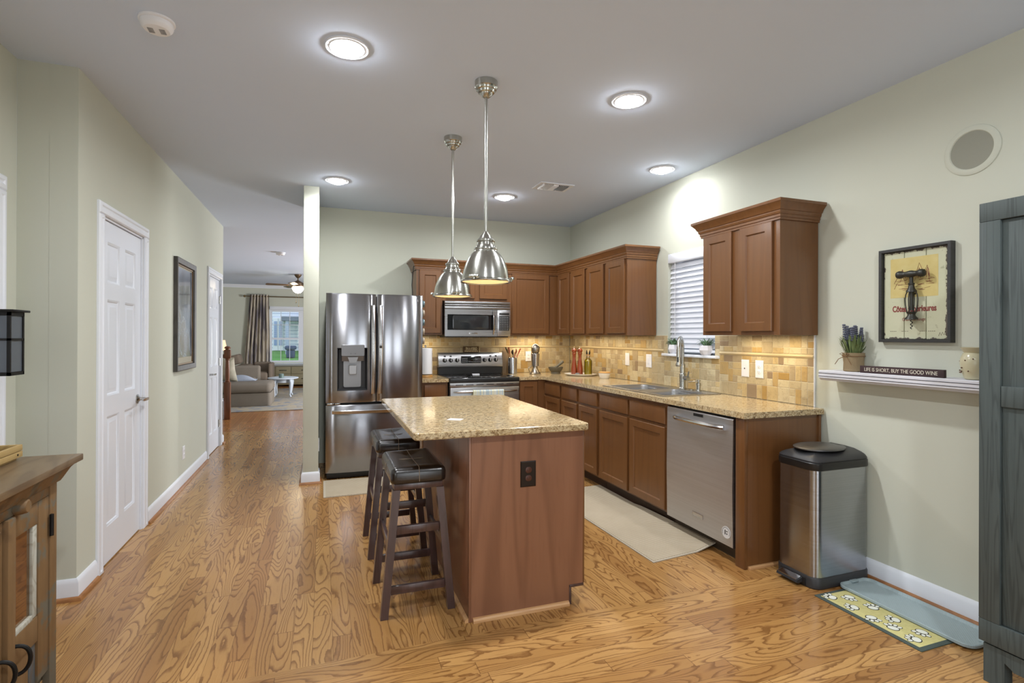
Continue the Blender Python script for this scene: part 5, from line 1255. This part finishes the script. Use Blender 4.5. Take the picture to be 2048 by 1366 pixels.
for p0, p1, nm in ((2.187, 2.439, 0), (1.70, 2.136, 1)):
    sd_ = O('glazed_door', B(F).box(p0, p0+.03, .10, .75, .0005, .020, .002).box(p1-.075, p1, .10, .75, .0005, .020, .002).box(p0+.0305, p1-.0755, .672, .75, .0005, .019, .002).box(p0+.0305, p1-.0755, .25, .34, .0005, .019, .002), M_recl, sb)
    O('white_bead', B(F).box(p1-.105, p1-.0757, .342, .67, .004, .016, .002), M_paintw, sd_, label='strip of worn white paint')
    O('lower_bead', B(F).box(p0+.031, p1-.107, .3403, .358, .004, .018, .002), M_paintw, sd_)
    O('door_glass', B(F).box(p0+.031, p1-.107, .3585, .6715, .004, .007), G('dark_cabinet_mirror_glass', .03, .9, .5, (150, 120, 90)).m, sd_)
    O('lower_panel', B(F).box(p0+.031, p1-.12, .10, .2495, .0005, .010), M_recl, sd_)
    O('blue_strip', B(F).box(p1-.119, p1-.076, .10, .2495, .0005, .012, .001), M_bluew, sd_, label='strip of worn blue grey paint')
    hy = p0+.012 if nm == 0 else p1-.03
    O('handle', B(F).tube([(hy+.012*math.sin(PI*k/14), .27+.048*math.cos(PI*k/14), .0205+.042*math.sin(PI*k/14)**.7) for k in range(15)], .0065, 8), M_iron, sd_, label='black iron pull')
    if nm == 0: O('hinge', B(F).box(2.432, 2.447, .60, .68, .0245, .028).cyl((2.439, .60, .030), (2.439, .68, .030), .006, n=8), M_iron, sd_)
wt = T('wooden_tray', (-1.24, 2.35, STZ), 'pale wooden tray sitting on the sideboard top', 'tray')
M_pine = wood_mat('pale_pine', (164, 136, 84), (178, 150, 96), (132, 104, 60), (14, 3, 14), .6, .4)
O('bottom', B().box(-1.395, -1.085, 1.80, 2.505, STZ+.0006, STZ+.010), M_pine, wt)
tx0, tx1, ty0, ty1 = -1.395, -1.073, 1.80, 2.520
for bx in ((tx1-.012, tx1, ty0, ty1), (tx0, tx0+.012, ty0, ty1), (tx0+.0125, tx1-.0125, ty1-.012, ty1), (tx0+.0125, tx1-.0125, ty0, ty0+.012)):
    O('side_board', B().box(*bx, STZ+.0104, STZ+.032, .001).box(bx[0], bx[1], bx[2], bx[3], STZ+.034, STZ+.056, .002), M_pine, wt)
O('screw', B().lathe((tx1, 2.485, STZ+.022), [(.004, 0), (.004, .0012)], 10, axis=(1, 0, 0)), M_iron, wt)
O('dark_box', B().box(-1.30, -1.16, 2.25, 2.425, STZ+.0108, STZ+.075, .006), flat('charcoal_box', (40, 44, 52), .4), label='small charcoal box inside the wooden tray at left edge', cat='box')
ln = T('wall_lantern', (-1.36, 3.10, 1.2), 'dark metal wall lantern cut off by the left photo edge', 'lantern')
O('back_plate', B().box(XS+.0195, XS+.027, 2.93, 3.06, 1.10, 1.50, .002), M_iron, ln)
O('cap', B().box(XS+.0275, -1.27, 2.90, 3.045, 1.452, 1.462, .002), M_iron, ln)
O('cage', B().box(XS+.0275, -1.285, 2.91, 3.028, 1.435, 1.4515).box(XS+.0275, -1.285, 2.91, 3.028, 1.325, 1.335).box(XS+.0275, -1.285, 2.91, 3.028, 1.17, 1.185).box(-1.297, -1.285, 3.018, 3.028, 1.17, 1.45).box(-1.297, -1.285, 2.91, 2.92, 1.17, 1.45), M_iron, ln)
O('glass', B().box(XS+.035, -1.29, 2.915, 3.022, 1.186, 1.4345), flat('smoky_glass', (92, 98, 106), .15), ln)

# ------------------------------------------------------------------ hall picture
pc = T('hall_picture', (XL, 5.48, 1.53), 'tall dark framed print under glass on the hall wall', 'picture')
F = FACE('L', XL); u0, u1, v0, v1 = 5.125, 5.825, 1.042, 2.018
O('frame', B(F).rings([[(a, c, k) for a, c in ((u0+i, v0+i), (u1-i, v0+i), (u1-i, v1-i), (u0+i, v1-i))] for i, k in ((0, .001), (0, .030), (.006, .034), (.046, .028), (.050, .016), (.050, .001))], False, False), wood_mat('dark_driftwood', (56, 54, 52), (84, 80, 74), (36, 34, 32), (30, 30, 3), .5, .5), pc)
O('mat', B(F).box(u0+.049, u1-.049, v0+.049, v1-.049, .002, .006), flat('print_mat', (170, 164, 146), .8), pc)
gp = G('abstract_print', .12, 0, .6); xx, yy, zz = gp.sep(gp.obj()); n = gp.noise(gp.vmul(gp.obj(), (3, 3, 2)), 1.6, 4, .6, .8)
gp.color(gp.ramp(gp.math('ADD', gp.math('MULTIPLY', n, .8), gp.math('MULTIPLY', zz, -.35)), [(.18, (52, 58, 66)), (.34, (96, 108, 126)), (.46, (150, 156, 164)), (.56, (120, 110, 92)), (.7, (58, 54, 50))])); gp.coat(.7, .04)  # blue greys partly stand in for the glass reflection, painted into the print
O('print', B(F).box(u0+.068, u1-.068, v0+.115, v1-.075, .0062, .008), gp.m, pc)
O('inner_mount', B(F).rings([[(a, c, k) for a, c in ((u0+i, v0+i), (u1-i, v0+i), (u1-i, v1-i), (u0+i, v1-i))] for i, k in ((.0505, .0062), (.0505, .014), (.062, .013), (.062, .0062))], False, False), flat('bronze_fillet', (120, 96, 66), .4, .4), pc)

# ------------------------------------------------------------------ living room
O('living_rug', B().box(-2.5, 1.0, 10.35, 14.6, .0006, .012, .003), None, label='grey blue patterned rug on the living room floor', cat='rug')
g = G('faded_oriental_rug', .95, 0, .1); n = g.noise(g.obj(), 5, 5, .7); v_ = g.vor(g.obj(), 3.2); n2 = g.noise(g.obj(), 22, 3)
g.color(g.ramp(g.math('ADD', g.math('MULTIPLY', n, .6), g.math('ADD', g.math('MULTIPLY', v_, .25), g.math('MULTIPLY', n2, .2))), [(.3, (96, 106, 124)), (.45, (146, 146, 146)), (.58, (176, 162, 138)), (.7, (122, 124, 132))])); bpy.data.objects['living_rug'].data.materials.append(g.m)
cz_ = .0125
ch = T('sofa_chaise', (-1.75, 11.5, 0), 'taupe chaise end of the sectional nearest the newel post', 'sofa')
O('base', B().box(-2.6, -.945, 11.05, 11.98, .035, .262, .02, 3), M_sofa, ch)
O('skirt', B().rrect(-2.61, -.93, 11.035, 11.99, .06, [(0, .016), (-.004, .04), (0, .20), (.006, .258)]), M_sofa, ch)
O('chaise_cushion', B().rrect(-2.6, -.925, 11.02, 11.98, .08, [(.03, .264), (0, .29), (-.006, .34), (0, .40), (.02, .43), (.07, .445), (.2, .452), (.4, .454)]), M_sofa, ch, sharp=1)
for x_ in (-2.5, -1.02):
    for y_ in (11.12, 11.88): O('leg', B().cyl((x_, y_, .0128), (x_, y_, .034), .025, .03, 10), M_espresso, ch)
so = T('sectional_sofa', (-2.5, 12.9, 0), 'taupe sectional sofa body with rounded arm behind the chaise', 'sofa')
O('back_frame', B().box(-3.1, -2.65, 12.02, 14.2, .013, .86, .08, 4), M_sofa, so)
O('arm', B().box(-2.6, -1.28, 12.62, 12.86, .013, .70, .05, 4), M_sofa, so)
O('seat_cushion', B().box(-2.6, -1.34, 12.02, 12.61, .27, .46, .05, 3), M_sofa, so)
O('base', B().box(-2.6, -1.36, 12.02, 12.60, .013, .265, .02, 3), M_sofa, so)
def pillow(name, c, sx, sy, rot, m, lab):
    Mp_ = Matrix.Translation(c) @ Matrix.Rotation(rot[2], 4, 'Z') @ Matrix.Rotation(rot[0], 4, 'X')
    b = B(Mp_); n = 10; tp, bt = {}, {}
    for i in range(n+1):
        for j in range(n+1):
            u, v = 2*i/n-1, 2*j/n-1; k = (1-u*u)**.5*(1-v*v)**.5 if abs(u) < 1 and abs(v) < 1 else 0
            e_ = 1-.06*(1-abs(u*v)); tp[i, j] = b._v((u*sx*e_, .10*k+.004, v*sy*e_)); bt[i, j] = b._v((u*sx*e_, -.10*k-.004, v*sy*e_))
    for i in range(n):
        for j in range(n):
            b.bm.faces.new((tp[i, j], tp[i+1, j], tp[i+1, j+1], tp[i, j+1])); b.bm.faces.new((bt[i, j], bt[i, j+1], bt[i+1, j+1], bt[i+1, j]))
    lp_ = [(i, 0) for i in range(n+1)]+[(n, j) for j in range(1, n+1)]+[(i, n) for i in range(n-1, -1, -1)]+[(0, j) for j in range(n-1, 0, -1)]
    for k in range(len(lp_)):
        q = (k+1) % len(lp_); b.bm.faces.new((tp[lp_[k]], bt[lp_[k]], bt[lp_[q]], tp[lp_[q]]))
    O(name, b, m, label=lab, cat='pillow', sharp=1.2)
pillow('throw_pillow', (-1.82, 11.35, .70), .27, .25, (.35, 0, -.25), M_pillow, 'cream patterned throw pillow standing on the chaise beside the newel post')
b = B(); nx, ny = 16, 10; gd = {}
for i in range(nx+1):
    for j in range(ny+1):
        x = -1.95+.70*i/nx; y = 11.53+.42*j/ny
        gd[i, j] = b._v((x, y, .462+.10*math.sin(PI*(j/ny*.9+.08))*(1-(i/nx)**6)+.012*math.sin(9*i/nx+4*j/ny)))
gb_ = {k: b._v((v.co.x, v.co.y, .457)) for k, v in gd.items()}
for i in range(nx):
    for j in range(ny):
        b.bm.faces.new((gd[i, j], gd[i+1, j], gd[i+1, j+1], gd[i, j+1])); b.bm.faces.new((gb_[i, j], gb_[i, j+1], gb_[i+1, j+1], gb_[i+1, j]))
lp_ = [(i, 0) for i in range(nx+1)]+[(nx, j) for j in range(1, ny+1)]+[(i, ny) for i in range(nx-1, -1, -1)]+[(0, j) for j in range(ny-1, 0, -1)]
for k in range(len(lp_)):
    q = (k+1) % len(lp_); b.bm.faces.new((gd[lp_[k]], gb_[lp_[k]], gb_[lp_[q]], gd[lp_[q]]))
O('throw_blanket', b, M_blanket, label='folded blue grey throw blanket on the chaise', cat='blanket', sharp=1.2)
ac = T('armchair', (-1.55, 14.0, 0), 'taupe armchair below the curtain beside the living room window', 'armchair')
O('base', B().box(-1.98, -1.18, 13.75, 14.55, .03, .30, .03, 3), M_chairf, ac)
O('seat_cushion', B().rrect(-1.72, -1.22, 13.70, 14.35, .06, [(.02, .305), (0, .33), (0, .44), (.02, .475), (.08, .485), (.2, .487)]), M_chairf, ac, sharp=1)
O('arm', B().box(-1.90, -1.60, 13.70, 14.45, .305, .66, .04, 3), M_chairf, ac)
O('arm', B().box(-1.215, -1.135, 13.72, 14.5, .05, .69, .03, 3), M_chairf, ac)
O('backrest', B().box(-1.59, -1.20, 14.36, 14.60, .305, .70, .04, 3), M_chairf, ac)
O('head_cushion', B(Matrix.Translation((-1.9, 14.0, .70)) @ Matrix.Rotation(-.25, 4, 'Y')).box(-.16, .10, -.2, .3, -.03, .20, .05, 3), M_chairf, ac)
M_tbl = flat('pale_blue_white_paint', (196, 204, 214), .4)
ct = T('coffee_table', (-.81, 12.62, 0), 'pale painted oval coffee table with curved legs on the rug', 'coffee table')
O('top', B().lathe((-.81, 12.62, .410), [(.29, 0), (.31, .006), (.315, .014), (.31, .024), (.29, .027)], 40, sy=1.25), M_tbl, ct)
O('apron', B().lathe((-.81, 12.62, .335), [(.215, 0), (.215, .0745)], 36, False, False, sy=1.25), M_tbl, ct)
for sx in (-1, 1):
    for sy in (-1, 1):
        x, y = -.81+sx*.15, 12.62+sy*.25
        O('leg', B().tube([(x, y, .408), (x+sx*.02, y+sy*.02, .33), (x+sx*.012, y+sy*.012, .2), (x, y, .08), (x+sx*.02, y+sy*.02, .026)], [.034, .038, .026, .016, .020], 10), M_tbl, ct)
O('candle_jar', B().lathe((-.84, 12.5, .4376), [(.048, 0), (.052, .004), (.052, .08), (.046, .085)], 20), flat('sage_candle', (106, 124, 118), .4), label='small grey green candle jar on the oval coffee table', cat='candle')
M_buf = paint('distressed_cream', (140, 132, 106), .6, 8)
bf = T('buffet', (-.45, 15.4, 0), 'low distressed cream buffet with drawers under the living room window', 'buffet')
O('case', B().box(-1.19, .45, 15.21, 15.62, .05, .545, .004), M_buf, bf)
O('top', B().box(-1.22, .48, 15.17, 15.63, .5455, .585, .005), flat('buffet_top_grey', (150, 152, 150), .4), bf)
F = FACE('B', 15.2095)
for u0, u1, v0, v1 in ((-1.16, -.80, .34, .53), (-.78, -.10, .34, .53), (-1.16, -.80, .09, .325), (-.78, -.10, .09, .325), (-.08, .42, .09, .53)):
    d = O('drawer_front', B(F).slabfront(u0, u1, v0, v1, .0, .018), M_buf, bf)
    O('pull', B(F).box((u0+u1)/2-.09, (u0+u1)/2+.09, (v0+v1)/2-.006, (v0+v1)/2+.008, .0185, .034, .003), M_iron, d)
O('leg', B().box(-1.17, -1.11, 15.22, 15.28, .0006, .0495).box(.37, .43, 15.22, 15.28, .0006, .0495), M_buf, bf)
rd_ = T('curtain_rod', (-.4, 15.6, 2.40), 'brass curtain rod with ball finial above the living room window', 'curtain rod')
M_rod = flat('antique_brass', (122, 104, 72), .35, .8)
O('rod', B().cyl((-1.90, 15.6, 2.405), (1.4, 15.6, 2.405), .013, n=10), M_rod, rd_)
O('finial', B().cyl((-1.93, 15.6, 2.405), (-1.90, 15.6, 2.405), .010, n=8).ico((-1.955, 15.6, 2.405), .034, 2), M_rod, rd_)
for x in (-1.84, 1.3): O('bracket', B().cyl((x, 15.6, 2.405), (x, 15.699, 2.405), .009, n=8), M_rod, rd_)
b = B(); n = 64; lo_, hi_ = [], []
rs = []
for z, x0, x1, am_ in ((.22, -1.98, -1.335, .045), (.8, -1.95, -1.335, .045), (1.5, -1.90, -1.345, .042), (2.1, -1.85, -1.36, .04), (2.455, -1.83, -1.365, .035)):
    fr_ = []; bk_ = []
    for i in range(n+1):
        t = i/n; x = x0+(x1-x0)*t; y = 15.6+am_*math.sin(2*PI*6.5*t)*(1+.2*math.sin(5*t)); fr_.append((x, y-.018*0, z)); bk_.append((x, y+.004, z))
    rs.append(fr_+bk_[::-1])
b.rings(rs)
gcu = G('grey_cream_stripe_curtain', .95, 0, .1); xx, yy, zz = gcu.sep(gcu.obj()); n = gcu.noise(gcu.comb(gcu.math('MULTIPLY', xx, 13), gcu.math('MULTIPLY', yy, 6), gcu.math('MULTIPLY', zz, .9)), 1, 4, .6)
gcu.color(gcu.ramp(n, [(.34, (104, 100, 108)), (.44, (132, 126, 130)), (.5, (190, 180, 164)), (.58, (208, 198, 180)), (.68, (140, 134, 138))]))
O('curtain', b, gcu.m, label='grey and cream striped curtain panel left of living room window', cat='curtain', sharp=1.2)
fx_, fy_ = -.52, 12.69
fa = T('ceiling_fan', (fx_, fy_, CZ), 'bronze ceiling fan with lit glass bowl in the living room', 'ceiling fan')
M_fan = flat('bronze_fan', (104, 84, 62), .45, .4); M_blade = wood_mat('fan_blade_walnut', (92, 68, 50), (108, 82, 60), (70, 50, 36), (10, 10, 10), .4, .3)
O('canopy', B().lathe((fx_, fy_, CZ-.0006), [(.075, 0), (.075, -.015), (.055, -.05), (.03, -.075), (.02, -.08)], 24), M_fan, fa)
O('downrod', B().cyl((fx_, fy_, CZ-.14), (fx_, fy_, CZ-.078), .013, n=10), M_fan, fa)
O('motor', B().lathe((fx_, fy_, 2.44), [(.09, 0), (.125, .01), (.13, .035), (.12, .05), (.12, .08), (.10, .105), (.06, .125), (.03, .145)], 28), M_fan, fa)
O('light_bowl', B().lathe((fx_, fy_, 2.297), [(.001, 0), (.05, .012), (.09, .045), (.115, .085), (.125, .125)], 28, False, True), M_fanlt, fa)
for k in range(5):
    a = math.radians(188+72*k); R3 = Matrix.Translation((fx_, fy_, 2.475)) @ Matrix.Rotation(a, 4, 'Z') @ Matrix.Rotation(.2, 4, 'X')
    bl_ = O('blade', B(R3).prism([(.19, -.05), (.62, -.07), (.655, -.04), (.655, .04), (.62, .07), (.19, .05)], -.004, .004), M_blade, fa)
    O('blade_iron', B(R3).prism([(.10, -.02), (.22, -.03), (.26, 0), (.22, .03), (.10, .02)], .0045, .009), M_fan, bl_)
for dx, z in ((.02, 2.02), (-.03, 2.10)):
    O('pull_chain', B().cyl((fx_+dx, fy_-.10, z), (fx_+dx, fy_-.10, 2.44), .0025, n=5).ico((fx_+dx, fy_-.10, z-.012), .013, 1), M_rod, fa)
nx_, ny_ = -1.44, 9.55
nw = T('newel_post', (nx_, ny_, 0), 'turned walnut newel post at the foot of the stairs past the hall', 'newel post')
h = .045
O('post', B().box(nx_-h, nx_+h, ny_-h, ny_+h, .0006, .60, .004).box(nx_-h, nx_+h, ny_-h, ny_+h, .985, 1.12, .004).lathe((nx_, ny_, .595), [(.045, 0), (.036, .012), (.040, .02), (.030, .035), (.033, .10), (.034, .2), (.028, .33), (.026, .355), (.034, .365), (.030, .378), (.043, .392)], 20), M_newel, nw)
O('cap', B().lathe((nx_, ny_, 1.1205), [(.040, 0), (.030, .008), (.030, .016), (.046, .024), (.048, .034), (.036, .052), (.012, .062)], 20), M_newel, nw)
O('handrail', B().box(nx_-.9, nx_-h-.0006, ny_-.028, ny_+.028, .99, 1.05, .01), M_newel, nw)
tr2 = O('trim_2', B().box(-2.4, -1.50, 9.44, 9.66, .0006, .30, .006).box(-2.4, -1.49, 9.43, 9.67, .301, .325, .006), M_white, kind='structure', label='white stair skirt beside the newel post')
et = T('table_lamp', (-2.35, 14.5, 0), 'lit table lamp glowing past the end of the hall wall', 'lamp')
O('shade', B().lathe((-2.35, 14.5, .99), [(.16, 0), (.11, .25)], 28, False, False), M_paperlt, et)
O('base', B().lathe((-2.35, 14.5, .5606), [(.07, 0), (.07, .01), (.03, .03), (.05, .15), (.05, .28), (.015, .36), (.01, .47)], 20), M_bronze, et)
tb = T('end_table', (-2.35, 14.5, 0), 'dark end table under the lamp behind the sofa', 'table')
O('tabletop', B().box(-2.6, -2.1, 14.25, 14.75, .53, .56, .004), M_espresso, tb)
for sx in (-.22, .22):
    for sy in (-.22, .22): O('leg', B().box(-2.35+sx-.02, -2.35+sx+.02, 14.5+sy-.02, 14.5+sy+.02, .0128, .5295), M_espresso, tb)
